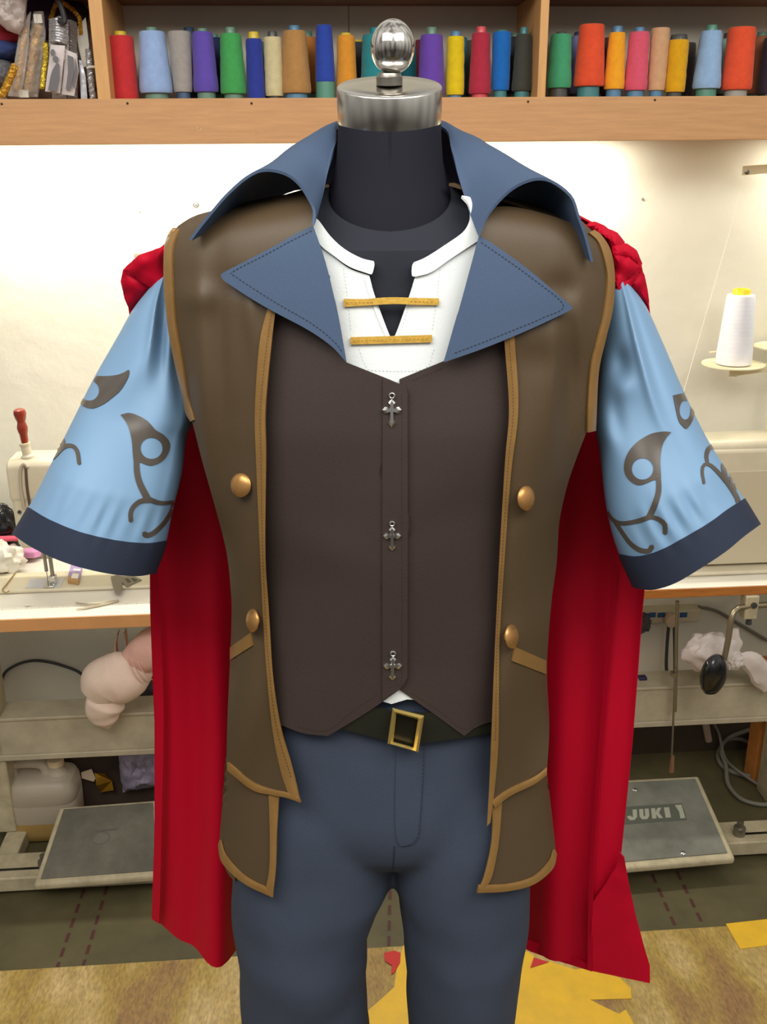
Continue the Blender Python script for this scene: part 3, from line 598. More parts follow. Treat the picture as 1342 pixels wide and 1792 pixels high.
rput('ear', ear([(1284, 1150, -.34), (1285, 1125, -.34), (1287, 1100, -.34)], [.012, .022, .010], 6), WHITEB, T)
# power strip on the wall, right
T = rthing('power_strip', RW(1170, 1090, -.012), 'cream power strip with blue sockets on the wall under the right table', 'power strip')
a, b = RW(1100, 1066, -.02), RW(1223, 1062, -.02); z1 = a[2]+.003; z0 = RW(1170, 1085, -.02)[2]
rput('strip_body', MB().box(a[0], b[0], -.045, -.001, z0, z1), BEIGE, T, bevel=.008, bseg=3)
for x in (1141, 1157, 1196): q = RW(x, 1076, -.046); rput('socket', MB().box(q[0]-.011, q[0]+.011, -.048, -.0455, q[2]-.008, q[2]+.008), mat('socket_blue', (52, 92, 140), .4), T, bevel=.001)
rput('cord', MB().tube([RW(1222, 1062, -.03), RW(1255, 1070, -.02), RW(1290, 1090, -.014), RW(1345, 1122, -.014)], .0052, 8, 6), mat('strip_cord', (120, 112, 100), .6), T)
T = rthing('plug', RW(1178, 1190, -.06), 'beige plug in the power strip with a dark looping cord', 'plug')
q = RW(1176, 1085, -.06); rput('plug_body', MB().lathe([(.012, -.016), (.02, -.012), (.024, 0), (.022, .012), (.012, .016)], q, (0, -1, 0), 20), mat('plug_cream', (196, 176, 150), .5), T)
rput('cord', MB().tube([RW(1170, 1094, -.06), RW(1167, 1130, -.06), RW(1166, 1170, -.07), RW(1172, 1186, -.075), RW(1180, 1183, -.08), RW(1181, 1150, -.08), RW(1180, 1096, -.07)], .0052, 8, 6), DARKC, T)
p = RW(1124, 1090, -.06); tag(rput('dark_rag', blob((p[0], -.06, p[2]), (.024, .012, .034), .35, 2.2, 4), mat('rag', (84, 80, 82), .9)), 'scrap of dark grey rag hanging from the power strip', 'rag')
p = RW(1123, 1192, -.25); tag(rput('bobbin_case', MB().box(p[0]-.011, p[0]+.011, -.262, -.242, .4125, .421), mat('navy_bits', (42, 38, 70), .5), bevel=.002), 'tiny navy bit lying on the right crossbeam', 'bobbin')
# floor cables, right
def zc(x, y, z=.008):
    q = RZ(x, y, z)
    return q if q[1] < -.02 else RW(x, y, -.02)
T = tag(rput('cable', MB().tube([zc(1345, 1262), zc(1310, 1277), zc(1277, 1290), zc(1259, 1310), zc(1258, 1332), zc(1275, 1348), zc(1310, 1358), zc(1345, 1361)], .0075, 10, 7), GREYC), 'grey cable looping on the floor under the right table, thicker loop', 'cable')
T = tag(rput('cable', MB().tube([zc(1345, 1338, .022), zc(1315, 1304, .022), zc(1292, 1293, .022), zc(1268, 1297, .022), zc(1262, 1316, .026), zc(1270, 1340, .02), zc(1274, 1372, .01), zc(1296, 1398), zc(1330, 1408), zc(1352, 1406)], .0065, 10, 7), GREYC), 'grey cable sweeping nearest the pedal under the right table', 'cable')
T = tag(rput('cable', MB().tube([zc(1246, 1262), zc(1258, 1285, .016), zc(1268, 1325, .022), zc(1290, 1348, .026), zc(1345, 1385, .012)], .0045, 8, 7), GREYC), 'thin grey cable crossing the two cable loops on the right', 'cable')
tag(rput('floor_rod', MB().tube([zc(1234, 1264, .012), zc(1240, 1296, .012)], .011, 12), mat('pinkish_paint', (176, 150, 132), .5)), 'short pinkish rod end lying on the floor behind the right pedal', 'rod')
p = RW(1335, 1310, -.06); tag(rput('cardboard', MB().box(p[0]-.035, p[0]+.1, -.12, -.03, 0, .07), mat('card_brown', (120, 98, 78), .8), bevel=.003), 'brown cardboard piece at the right edge beside the cables', 'cardboard')
p = RW(1339, 1265, -.2); tag(rput('wood_offcut', MB().box(p[0]-.008, p[0]+.04, -.19, -.13, 0, .40), mat('offcut', (196, 128, 62), .5, noise=.2)), 'orange wood offcut upright at the right edge beneath the beam', 'wood')
# ---------- under the left table
T = rthing('jug', (*RZ(80, 1432, 0)[:2], 0), 'translucent plastic jug of yellow oil on the floor under the left table', 'jug')
jc = RZ(82, 1433, 0); jw = -.235; u0, u1 = wpx(14, jw, .15), wpx(140, jw, .12); uc, hw = (u0+u1)/2, (u1-u0)/2
def jsec(z, a, b, off=0, n=40):
    r = []
    for j in range(n):
        c, s = math.cos(2*math.pi*j/n), math.sin(2*math.pi*j/n); r.append((uc+off+a*abs(c)**.5*math.copysign(1, c), jw+b*abs(s)**.5*math.copysign(1, s), z))
    return r
PLJ = film('jug_plastic', (206, 194, 172), .55, .4); OIL = mat('oil', (176, 136, 66), .3)
jh = .235
PLJ = mat('jug_plastic', (216, 204, 184), .4, transl=.35, noise=.06, nscale=8); OILM = mat('oil_plastic', (190, 156, 92), .4, transl=.3, noise=.1, nscale=8)
rput('body', MB().loft([jsec(.066, hw*.985, .066), jsec(.12, hw, .067), jsec(.123, hw*.985, .066), jsec(.126, hw, .067), jsec(.165, hw*.98, .065), jsec(.182, hw*.9, .06), jsec(.19, hw*.7, .05, -.0), jsec(.193, hw*.4, .03)]), PLJ, T)
rput('oil_fill', MB().loft([jsec(.002, hw*.85, .055), jsec(.008, hw*.93, .062), jsec(.03, hw*.985, .066), jsec(.066, hw*.985, .066)]), OILM, T)['label'] = 'lower part of the jug showing yellow oil through the plastic'
hz = .188
rput('handle', MB().tube([(u0+.02, jw, hz-.02), (u0+.016, jw, jh-.022), (u0+.034, jw, jh-.012), (uc-.012, jw, jh-.013), (uc+.012, jw, jh-.026), (uc+.016, jw, hz-.012)], [.018, .016, .014, .014, .016, .02], 14, 5), PLJ, T)
rput('spout', MB().lathe([(.034, 0), (.026, .014), (.02, .022), (.02, .034)], (u1-.055, jw, hz-.006), n=24), PLJ, T)
rput('cap', MB().lathe([(.0225, 0), (.0225, .018), (.019, .02), (0, .02)], (u1-.055, jw, hz+.028), n=24), mat('cap_tan', (206, 186, 150), .5), T)
CUSH = mat('calico', (226, 204, 186), .85, noise=.08, nscale=14, bump=.3, bscale=60)
PINKC = mat('pink_calico', (214, 172, 156), .85, noise=.1, nscale=14, bump=.3, bscale=60)
T = rthing('stuffed_roll', RW(200, 1272, -.33), 'stuffed pinkish calico roll tied with cord, hung beneath the left table', 'stuffed roll')
def stuff(pts, rad, seed, w):
    P = resamp(cr([RW(x, y, w) for x, y in pts], 8), 30); mb = MB(); rows = []
    for i, p in enumerate(P):
        r = np.interp(i/29, np.linspace(0, 1, len(rad)), rad); t = P[min(i+1, 29)]-P[max(i-1, 0)]; t /= np.linalg.norm(t); a = np.cross(t, [0, 1, 0]); a /= np.linalg.norm(a); row = []
        for j in range(32):
            ph = 2*math.pi*j/32; k = 1+.1*mnoise.noise(Vector((math.cos(ph)*1.3, math.sin(ph)*1.3, i*.09+seed)))
            row.append(p+a*math.cos(ph)*r*k+np.array([0, 1, 0])*math.sin(ph)*r*k*.8)
        rows.append(row)
    return mb.loft(rows)
rput('tail', stuff([(190, 1275), (186, 1262), (182, 1240), (190, 1215)], [.004, .034, .046, .052, .04], 8, -.335), CUSH, T)
rput('bulge', stuff([(170, 1215), (185, 1195), (210, 1185), (232, 1172), (246, 1160)], [.05, .066, .072, .064, .046], 2, -.33), CUSH, T)
rput('neck', stuff([(232, 1160), (252, 1145), (290, 1120)], [.04, .052, .056, .05], 5, -.33), PINKC, T)
for d in (0, 6, 13):
    c = RW(240+d, 1165-d*.6, -.33); pts = [c+np.array([-.4*.054*math.cos(a), -.045*math.sin(a), .9*.054*math.cos(a)]) for a in np.linspace(0, 2*math.pi, 22)]; rput('cord', MB().tube(pts, .0014, 6), PINKC, T)
P = [RW(x, y, -.28) for x, y in ((206, 1106), (202, 1128), (206, 1150), (216, 1150), (222, 1128), (220, 1104))]
mb = MB(); Q = resamp(cr(P, 6), 30); mb.add([q+np.array([0, s, 0]) for q in Q for s in (-.015, .015)], [(2*i, 2*i+1, 2*i+3, 2*i+2) for i in range(29)])
tag(rput('strap', mb, PINKC, solid=.003), 'looped pink strap hanging under the left table above the stuffed roll', 'strap')
tag(rput('cable', MB().tube([RW(-10, 1262, -.012), RW(2, 1192, -.012), RW(20, 1168, -.012), RW(60, 1156, -.012), RW(110, 1165, -.014), RW(148, 1186, -.02), RW(156, 1240, -.02)], .0042, 8, 8), DARKC), 'dark cable arched on the wall under the left table', 'cable')
p = RW(262, 1200, -.1); tag(rput('plastic_bundle', blob((p[0]+.02, -.11, RW(262, 1205, -.1)[2]), (.05, .05, .06), .35, 2, 6, ridged=True), mat('dark_film', (78, 74, 84), .25, noise=.5, nscale=20)), 'dark crumpled plastic bundle behind the stuffed roll', 'plastic bundle')
a = RZ(126, 1418, 0); T = tag(rput('carton', MB().box(a[0]+.02, a[0]+.36, -.17, -.04, 0, .22), mat('dark_carton', (66, 52, 44), .8, noise=.25), bevel=.004), 'dark brown carton on the floor behind the left pedal', 'carton')
GF = mat('gold_foil', (178, 132, 40), .25, metal=.8, noise=.3, nscale=30)
P = [RW(x, y, -.185) for x, y in ((166, 1352), (186, 1350), (196, 1366), (201, 1378), (176, 1386), (170, 1370))]; P2 = [p+np.array([.0, -.012*(i % 2), 0]) for i, p in enumerate(P)]
tag(rput('gold_foil', MB().add(P2, [(0, 1, 2), (0, 2, 5), (2, 3, 4), (2, 4, 5)]), GF, smooth=False, solid=.002), 'crumpled gold foil on the carton behind the left pedal', 'foil')
P = [RW(x, y, -.19) for x, y in ((142, 1352), (160, 1346), (167, 1362), (164, 1368), (143, 1362))]
tag(rput('paper_scrap', MB().add(P, [(0, 4, 3, 2, 1)]), mat('scrap_paper', (206, 186, 160), .7), smooth=False, solid=.002), 'folded pale paper scrap beside the gold foil', 'paper')
pouch('plastic_packet', 'greyish violet plastic packet behind the left pedal next to the cape', 'plastic packet', [(208, 1318), (240, 1312), (290, 1310), (292, 1372), (250, 1378), (216, 1384), (210, 1350)], -.2, .022, mat('violet_film', (140, 132, 150), .25, noise=.3, nscale=14), seed=11)
# ---------- sewing machines
def sewing_machine(label, ub0, ub1, uh, uh1, up0, up1, wf, ztop, zarm, wb):
    T = rthing('sewing_machine', ((ub0+ub1)/2, wf, ZTAB), label, 'sewing machine')
    def rr(u, w0, w1, z0, z1, r=.02, n=5):
        pts = []
        for (cw, cz, a0) in ((w1-r, z1-r, 0), (w0+r, z1-r, 90), (w0+r, z0+r, 180), (w1-r, z0+r, 270)):
            for k in range(n): a = math.radians(a0+90*k/(n-1)); pts.append((u, cw+r*math.cos(a), cz+r*math.sin(a)))
        return pts
    bd_ = rput('bed', MB().box(ub0, ub1, wb, wf+.13, ZTAB+.0005, ZTAB+.012), BEIGE, T, bevel=.006, bseg=3)
    rput('throat_plate', MB().box(uh+.0, uh+.09, wb+.008, wb+.065, ZTAB+.0121, ZTAB+.0135), mat('plate_grey', (196, 198, 200), .4, metal=.2), bd_, bevel=.001)
    rput('arm', MB().loft([rr(u, wf+(.012 if i in (0, 5) else 0), wf+.11, zarm+d, ztop-e, .022) for i, (u, d, e) in enumerate(((uh, .0, .012), (uh+.008, 0, .003), (uh+.05, 0, 0), (up0, .03, .006), (up1-.02, .03, .0), (up1, .03, .01)))]), BEIGE, T)
    rput('head', MB().loft([rr(u, wf+.004+d, wf+.106-d, ztop-.235+d, zarm+.05, .016) for u, d in ((uh+.004, .008), (uh+.012, 0), (uh1-.008, 0), (uh1, .006))]), BEIGE, T)
    pl_ = rput('pillar', MB().box(up0, up1, wf-.004, wf+.115, ZTAB+.012, ztop-.02), BEIGE, T, bevel=.018, bseg=4)
    rput('pillar_cover', MB().box(up0+.012, up1-.012, wf-.007, wf-.003, ZTAB+.02, ztop-.085), mat('cover_beige', (196, 186, 158), .4), pl_, bevel=.002)
    un = uh+.055; rput('needle_bar', MB().tube([(un, wf+.04, ztop-.23), (un, wf+.04, ZTAB+.05)], .0045, 10).tube([(un, wf+.04, ZTAB+.05), (un, wf+.04, ZTAB+.016)], .0012, 6).tube([(un+.014, wf+.04, ztop-.23), (un+.014, wf+.04, ZTAB+.03)], .005, 10), STEEL, T)
    rput('presser_foot', MB().box(un-.006, un+.02, wf+.015, wf+.05, ZTAB+.0137, ZTAB+.018).box(un+.006, un+.022, wf+.03, wf+.05, ZTAB+.018, ZTAB+.038), CHROME, T, bevel=.0015)
    return T
wm = -.27
uL = wpx(16, wm, 1.); T = sewing_machine('beige sewing machine on the left table with a screwdriver standing in its post', -1.5, -.42, uL, uL+.085, -.60, -.46, wm, RW(45, 806, wm)[2], RW(45, 806, wm)[2]-.115, RZ(100, 1030, ZTAB+.012)[1])
zt = RW(45, 806, wm)[2]; q = RW(51, 810, wm+.03); rput('thread_post', MB().lathe([(.017, 0), (.017, .006), (.012, .01), (.011, .03), (.0135, .033), (.0135, .038), (.006, .04)], (q[0], wm+.03, zt-.002), (-.12, 0, 1), n=18), BEIGE, T)
g0 = RW(44, 812, wm-.002); g1 = RW(52, 895, wm-.002); rput('take_up_slot', MB().tube([RW(45, 816, wm-.001), RW(47, 850, wm-.001), RW(52, 885, wm-.001)], .0035, 8, 5), mat('slot_dark', (88, 74, 60), .5), T)
rput('cover_strip', MB().tube([RW(42, 890, wm-.003), RW(36, 850, wm-.003), RW(36, 822, wm-.003), RW(42, 812, wm-.003), RW(48, 818, wm-.003)], .004, 8, 6), mat('strip_grey', (178, 165, 146), .4), T)
q = RW(34, 896, wm-.001); rput('screw', MB().lathe([(.005, 0), (.004, .003), (0, .003)], q, (0, -1, 0), 12), DARKC, T)
T = rthing('screwdriver', RW(48, 790, wm+.03), 'screwdriver with a turned red wooden handle standing in the left sewing machine', 'screwdriver')
a, b = RW(47.5, 796, wm+.03), RW(33, 715, wm+.03); d = (b-a)/np.linalg.norm(b-a); L = np.linalg.norm(b-a)
rput('shaft', MB().tube([a-d*.02, a+d*L*.3], .0022, 8), STEEL, T)
rput('handle', MB().lathe([(r_*.96, h*L) for r_, h in ((.004, .22), (.0085, .25), (.0095, .34), (.010, .45), (.0125, .52), (.0135, .6), (.0105, .7), (.010, .72), (.0135, .8), (.016, .9), (.014, .97), (.008, 1.), (0, 1.))], a, d, n=22), mat('red_lacquer', (140, 52, 38), .2, coat=.6, noise=.15), T)
uR = wpx(1095, wm, 1.); T = sewing_machine('beige sewing machine on the right table half hidden by the sleeve', wpx(1080, wm, .8), 1.4, uR, uR+.085, wpx(1225, wm, .95), 1.30, wm, RW(1290, 768, wm)[2], RW(1290, 768, wm)[2]-.16, RZ(1290, 1000, ZTAB+.012)[1])
# left table clutter
def ol(px, h, name, m, label, cat, z=ZTAB+.0005, bevel=.0, group=None, **k):
    return tag(rput(name, prism_r(px, z, h), m, bevel=bevel, smooth=False, **k), label, cat, group)
ol([(22, 935), (42, 952), (69, 967), (73, 974), (61, 978), (42, 978), (21, 984), (0, 994), (-30, 1008), (-30, 975), (0, 964), (17, 958), (25, 951)], .022, 'plastic_tool', mat('pink_plastic', (218, 150, 196), .35), 'pink plastic tool handle lying on the left sewing machine bed', 'handle', z=ZTAB+.013, bevel=.005)
p = RW(-6, 920, -.13); tag(rput('crumpled_cloth', blob((p[0], -.125, ZTAB+.045), (.055, .035, .045), .35, 1.9, 13), LAM), 'crumpled white cloth behind the pink handle on the left table', 'cloth')
p = RW(5, 900, -.1); tag(rput('fabric_strip', MB().box(p[0]-.06, p[0]+.055, -.115, -.095, ZTAB+.09, ZTAB+.102), mat('rose_fabric', (206, 84, 104), .8), bevel=.005), 'rose coloured strip across the white cloth at the left edge', 'fabric strip')
p = RW(6, 865, -.06); tag(rput('black_bag', blob((p[0]-.02, -.055, ZTAB+.088), (.045, .03, .085), .25, 2.2, 15, ridged=True), BLACKP), 'black plastic bag behind the left sewing machine at the left edge', 'bag')
tag(rput('wire_hook', MB().tube([RZ(45, 976, ZTAB+.018), RZ(30, 998, ZTAB+.016), RZ(12, 1022, ZTAB+.016), RZ(4, 1032, ZTAB+.016), RZ(10, 1037, ZTAB+.016), RZ(16, 1034, ZTAB+.016)], .0016, 8, 5), mat('brass_wire', (176, 146, 86), .3, metal=.7)), 'thin brass wire hook on the left sewing machine bed', 'hook')
T = rthing('eraser', RZ(132, 1010, ZTAB+.0125), 'small eraser in a purple printed sleeve on the left machine bed', 'eraser')
rput('rubber', prism_r([(126, 993), (144, 995), (138, 1024), (119, 1021)], ZTAB+.0125, .011), mat('tan_rubber', (176, 140, 92), .7), T, smooth=False, bevel=.001)
rput('paper_sleeve', prism_r([(125.5, 992), (145, 994), (139.5, 1018), (120, 1015)], ZTAB+.0122, .0118), mat('purple_sleeve', (168, 148, 190), .5, noise=.2, nscale=200), T, smooth=False)
z_ = ZTAB+.0243; rput('white_print', prism_r([(127, 1003), (138, 1004), (136, 1013), (124, 1012)], z_, .0003).add(*[(lambda m: (m.v, m.f))(prism_r([(129, 995), (141, 996), (140.5, 999), (128, 998)], z_, .0003))][0]), LAM, T, smooth=False)
ol([(194, 1011), (205, 1008), (213, 1010), (214, 1030), (212, 1038), (202, 1040), (198, 1030)], .004, 'presser_foot', STEEL, 'worn metal presser foot lying on the left table below the sleeve', 'presser foot', z=ZTAB+.0125, bevel=.001)
T = rthing('metal_clip', RZ(230, 1018, ZTAB), 'flat steel clip with two slots beside the loose presser foot', 'clip')
rput('plate', prism_r([(208, 1010), (236, 1010), (248, 1016), (222, 1028), (214, 1022)], ZTAB+.0125, .003), STEEL, T, smooth=False)
rput('slot', prism_r([(218, 1013), (224, 1012), (230, 1018), (224, 1020)], ZTAB+.0156, .0003), INK, T, smooth=False)
rput('slot', prism_r([(229, 1012), (234, 1012), (241, 1015), (235, 1018)], ZTAB+.0156, .0003), INK, T, smooth=False)
TW = mat('tweezer_steel', (190, 182, 158), .3, metal=.7)
tag(rput('tweezers', MB().tube([RZ(208, 1051, ZTAB+.005), RZ(180, 1055, ZTAB+.006), RZ(150, 1057, ZTAB+.006), RZ(133, 1055, ZTAB+.005)], [.003, .0034, .0028, .0016], 8, 5).tube([RZ(208, 1051, ZTAB+.004), RZ(180, 1058, ZTAB+.004), RZ(150, 1064, ZTAB+.004), RZ(133, 1066, ZTAB+.004)], [.003, .0034, .0028, .0016], 8, 5), TW), 'steel tweezers lying open along the scale of the left table', 'tweezers')
# ---------- thread stand on the right wall
T = rthing('thread_stand', RW(1300, 655, -.1), 'cream metal thread stand with round plates fixed to the right part of the wall', 'thread stand')
wS = -.14; pc = RW(1283, 637, wS); zP = RW(1283, 638, wS)[2]; rp = 52*(wpx(1284, wS, 1.27)-wpx(1283, wS, 1.27))
CREAM = mat('cream_enamel', (226, 216, 178), .4)
rput('plate', MB().lathe([(.01, -.006), (rp*.6, -.004), (rp, .0), (rp, .003), (rp*.9, .001), (0, .001)], (pc[0], wS, zP), n=40), CREAM, T)
rput('plate', MB().lathe([(.01, -.006), (rp*.6, -.004), (rp, .0), (rp, .003), (rp*.9, .001), (0, .001)], (wpx(1374, wS+.04, 1.3), wS+.04, RW(1360, 608, wS+.04)[2]), n=40), CREAM, T)
a = RW(1276, 645, wS-.01); b = RW(1350, 634, wS-.01); rput('arm', MB().hexa([(a[0], wS-.014, a[2]-.022), (b[0], wS-.014, b[2]-.022), (b[0], wS-.011, b[2]-.022), (a[0], wS-.011, a[2]-.022)], [(a[0], wS-.014, a[2]), (b[0], wS-.014, b[2]), (b[0], wS-.011, b[2]), (a[0], wS-.011, a[2])]), CREAM, T, bevel=.001)
c = RW(1287, 657, wS-.015); rput('hole', MB().lathe([(.005, 0), (.005, .0006), (0, .0006)], (c[0], wS-.0141, c[2]), (0, -1, 0), 14), LAM, T)
rput('pin', MB().tube([(pc[0]-.028, wS+.03, zP+.03), (pc[0]-.055, wS+.03, zP+.028)], .002, 8), CREAM, T)
rput('post', MB().tube([(wpx(1356, -.08, 1.2), -.08, ZTAB+.001), (wpx(1356, -.08, 1.2), -.08, 1.80)], .009, 12), CREAM, T)
a, b = RW(1298, 299, -.1), RW(1380, 292, -.1); rput('guide_arm', MB().hexa([(a[0], -.102, a[2]-.011), (b[0], -.102, b[2]-.011), (b[0], -.099, b[2]-.011), (a[0], -.099, a[2]-.011)], [(a[0], -.102, a[2]+.011), (b[0], -.102, b[2]+.011), (b[0], -.099, b[2]+.011), (a[0], -.099, a[2]+.011)]), CREAM, T, bevel=.001)
s = RW(1307, 301, -.103); rput('guide_screw', MB().lathe([(.006, 0), (.006, .002), (.003, .003), (.003, .008), (0, .008)], s, (0, -1, 0), 14), STEEL, T)
rput('thread', MB().tube([s, RW(1205, 655, -.16), RW(1180, 740, -.2)], .0006, 5), mat('white_thread', (240, 232, 214), .8), T)
T = rthing('thread_cone', (pc[0], wS, zP+.0035), 'large white thread cone with a yellow core on the wall thread stand', 'thread')
k = wpx(1284, wS, 1.35)-wpx(1283, wS, 1.35); h = RW(1283, 514, wS)[2]-zP
rput('yarn', MB().lathe([(.01, .0035), (29*k, .0035), (30*k, .008), (29.3*k, h*.2), (26*k, h*.6), (23.5*k, h*.95), (22*k, h*.985), (.01, h)], (pc[0], wS, zP), n=40), mat('white_yarn', (228, 228, 232), .7, wave=30, noise=.05), T)
rput('core', MB().lathe([(14.5*k, h*.9), (14.5*k, h*1.05), (13*k, h*1.065), (9*k, h*1.06), (8*k, h*.98)], (pc[0], wS, zP), n=28), mat('yellow_core', (226, 206, 40), .35), T)
# ------------------------------------------------------------------ body form
YA = 1.10; XA = .0085
TB = np.array([ # z, half width, half depth
 (1.775, .045, .055), (1.765, .075, .068), (1.755, .115, .080), (1.744, .165, .090), (1.732, .208, .097), (1.715, .236, .102), (1.695, .247, .106), (1.66, .250, .112), (1.60, .243, .119), (1.514, .230, .126),
 (1.45, .218, .125), (1.387, .210, .122), (1.30, .203, .118), (1.233, .200, .116), (1.16, .206, .118), (1.087, .214, .122), (.99, .225, .128), (.883, .234, .134), (.80, .238, .136), (.70, .240, .137)])[::-1]
SIL = [(440, 287, 1071), (500, 287, 1076), (560, 293, 1070), (640, 306, 1050), (700, 325, 1040), (754, 340, 1028), (808, 354, 1008), (852, 365, 992), (912, 383, 979), (965, 397, 975), (1043, 405, 966), (1110, 404, 959), (1180, 401, 957), (1260, 398, 962), (1340, 394, 960), (1436, 386, 967), (1490, 382, 974), (1545, 381, 976), (1650, 384, 972)]
_pl = atY(np.array([s[1] for s in SIL]), np.array([s[0] for s in SIL]), YA); _pr = atY(np.array([s[2] for s in SIL]), np.array([s[0] for s in SIL]), YA)
_sz = ((_pl+_pr)/2)[:, 2][::-1]; _sa = ((_pr-_pl)/2)[:, 0][::-1]+.0015; _sc = ((_pl+_pr)/2)[:, 0][::-1]
_top = TB[TB[:, 0] > _sz[-1]+.008]
_za = np.r_[_sz, _top[:, 0]]; _aa = np.r_[_sa, _top[:, 1]]; _ca = np.r_[_sc, np.full(len(_top), XA)]
_z = np.arange(.66, 1.80, .002); _k = np.exp(-.5*(np.arange(-12, 13)*.002/.008)**2); _k /= _k.sum()
def _sm(v): return np.convolve(np.pad(v, 12, mode='edge'), _k, mode='valid')
_A = _sm(np.interp(_z, _za, _aa)); _C = _sm(np.interp(_z, _za, _ca)); _B = _sm(np.interp(_z, TB[:, 0], TB[:, 2]))
NE = 2.3
def fa(z): return np.interp(z, _z, _A)
def fb(z): return np.interp(z, _z, _B)
def fc(z): return np.interp(z, _z, _C)
def hit(px, py, off=0.):
    px = np.asarray(px, float); py = np.asarray(py, float); off = np.broadcast_to(np.asarray(off, float), px.shape)
    d = rays(px, py); d = d/d[:, 1:2]
    Y = np.arange(.84, 1.115, .0015)
    X = d[:, 0:1]*Y; Z = HC+d[:, 2:3]*Y
    a = fa(Z)+off[:, None]; b = fb(Z)+off[:, None]
    G = (np.abs(X-fc(Z))/np.maximum(a, .01))**NE+(np.abs(Y-YA)/np.maximum(b, .01))**NE-1
    # above the shoulders there is nothing
    G = np.where(Z > 1.778+off[:, None], 5., G)
    ins = G < 0; first = np.argmax(ins, 1); has = ins.any(1); mn = np.argmin(G, 1)
    i1 = np.where(has, first, mn); i0 = np.maximum(i1-1, 0); r = np.arange(len(px))
    g1, g0 = G[r, i1], G[r, i0]; t = np.where(has & (i1 > 0), g0/np.where(g0-g1 == 0, 1, g0-g1), 1.)
    Yh = Y[i0]+(Y[i1]-Y[i0])*t
    lo_, hi_ = Y[i0].copy(), Y[i1].copy(); ok = has & (i1 > 0)
    for _ in range(9):
        m_ = (lo_+hi_)/2; Zm = HC+d[:, 2]*m_
        g = (np.abs(d[:, 0]*m_-fc(Zm))/np.maximum(fa(Zm)+off, .01))**NE+(np.abs(m_-YA)/np.maximum(fb(Zm)+off, .01))**NE-1
        lo_ = np.where(g > 0, m_, lo_); hi_ = np.where(g > 0, hi_, m_)
    Yh = np.where(ok, (lo_+hi_)/2, Yh)
    return CC+d*Yh[:, None]
def S(off, wob=None):
    def f(px, py):
        o = off(np.asarray(px, float), np.asarray(py, float)) if callable(off) else off
        return hit(px, py, o)
    return f
def frame(px, py, off, surf=None):
    s = surf or S(off); P = s(np.array([px, px+4., px, px-4., px]), np.array([py, py, py+4., py, py-4.]))
    ex = P[1]-P[3]; ey = P[4]-P[2]; ex /= np.linalg.norm(ex); n = np.cross(ex, ey); n /= np.linalg.norm(n); ey = np.cross(n, ex)
    if n[1] > 0: n = -n
    sc = float((P[0]-CC)@CF/F); return P[0], ex, ey, n, sc
def inframe(mb, fr, flip=False):
    o, ex, ey, n, sc = fr
    return mb.map(lambda v: o+v[:, 0:1]*ex+v[:, 1:2]*ey+v[:, 2:3]*n)
def back(off, z0, z1, ph0=78, ph1=282, n=44, m=36, offf=None):
    rows = []
    for z in np.linspace(z1, z0, m):
        o = offf(z) if offf else off; a, b = fa(z)+o, fb(z)+o; row = []
        for ph in np.radians(np.linspace(ph0, ph1, n)):   # 0 = front (-y), 90 = viewer right
            s, c = math.sin(ph), math.cos(ph); row.append((float(fc(z))+a*abs(s)**(2/NE)*math.copysign(1, s), YA-b*abs(c)**(2/NE)*math.copysign(1, c), z))
        rows.append(row)
    mb = MB().loft(rows, close=False); mb.f = [q[::-1] for q in mb.f]; return mb
def ringrow(z, off=0, n=56, sx=1., sy=1., cy=0.):
    a, b = (fa(z)+off)*sx, (fb(z)+off)*sy
    return [(float(fc(z))+a*abs(math.sin(p))**(2/NE)*math.copysign(1, math.sin(p)), YA+cy-b*abs(math.cos(p))**(2/NE)*math.copysign(1, math.cos(p)), z) for p in np.linspace(0, 2*math.pi, n, endpoint=False)]
def O(*segs):
    out = []
    for s in segs:
        c = cr(s, 5); out += c if not out or np.hypot(c[0][0]-out[-1][0], c[0][1]-out[-1][1]) > .5 else c[1:]
    if np.hypot(out[0][0]-out[-1][0], out[0][1]-out[-1][1]) < .5: out = out[:-1]
    return out
# ------------------------------------------------------------------ fabrics
COAT = mat('coat_satin', COATC, .48, noise=.12, nscale=700, bump=.05, bscale=1400, sheen=.0, spec=.4)
LINING = mat('waistcoat_twill', (60, 49, 46), .6, noise=.14, nscale=700, bump=.12, bscale=900, spec=.35)
NAVY = mat('navy_twill', (70, 87, 113), .75, noise=.08, nscale=600, bump=.08, bscale=1200, spec=.25)
TROU = mat('trouser_wool', (62, 70, 86), .8, noise=.12, nscale=600, bump=.15, bscale=800, spec=.2)
CUFF = mat('cuff_navy', (42, 49, 66), .7, bump=.15, bscale=800, spec=.25)
BLUE = mat('sky_poplin', (120, 155, 188), .55, bump=.05, bscale=700, spec=.45)
WHITE = mat('white_cotton', (226, 232, 232), .75, bump=.15, bscale=500, spec=.2)
REDC = mat('cape_red', (194, 6, 42), .62, bump=.08, bscale=900, spec=.2, transl=.18)
BRONZE = mat('bronze_leather', (140, 106, 60), .36, noise=.1, nscale=60, bump=.1, bscale=300, metal=.15, spec=.5)
BTN = mat('bronze_button', (170, 126, 74), .3, metal=.65, noise=.08, nscale=200)
GOLDT = mat('gold_tape', (236, 190, 88), .3, metal=.55, noise=.2, nscale=200, bump=.12, bscale=400)
FORM = mat('form_jersey', (44, 46, 54), .85, bump=.15, bscale=900, spec=.2)
NECKM = mat('neck_jersey', (27, 27, 37), .8, bump=.1, bscale=900, spec=.2)
VINYL = mat('motif_vinyl', (82, 76, 70), .26, spec=.5, noise=.12, nscale=30)
THREAD = mat('dark_thread', (36, 38, 48), .8)
BTHREAD = mat('brown_thread', (58, 44, 36), .8)
WTHREAD = mat('pale_thread', (196, 202, 200), .8)
BELT = mat('belt_leather', (34, 34, 26), .4, noise=.1, nscale=60, bump=.2, bscale=300)
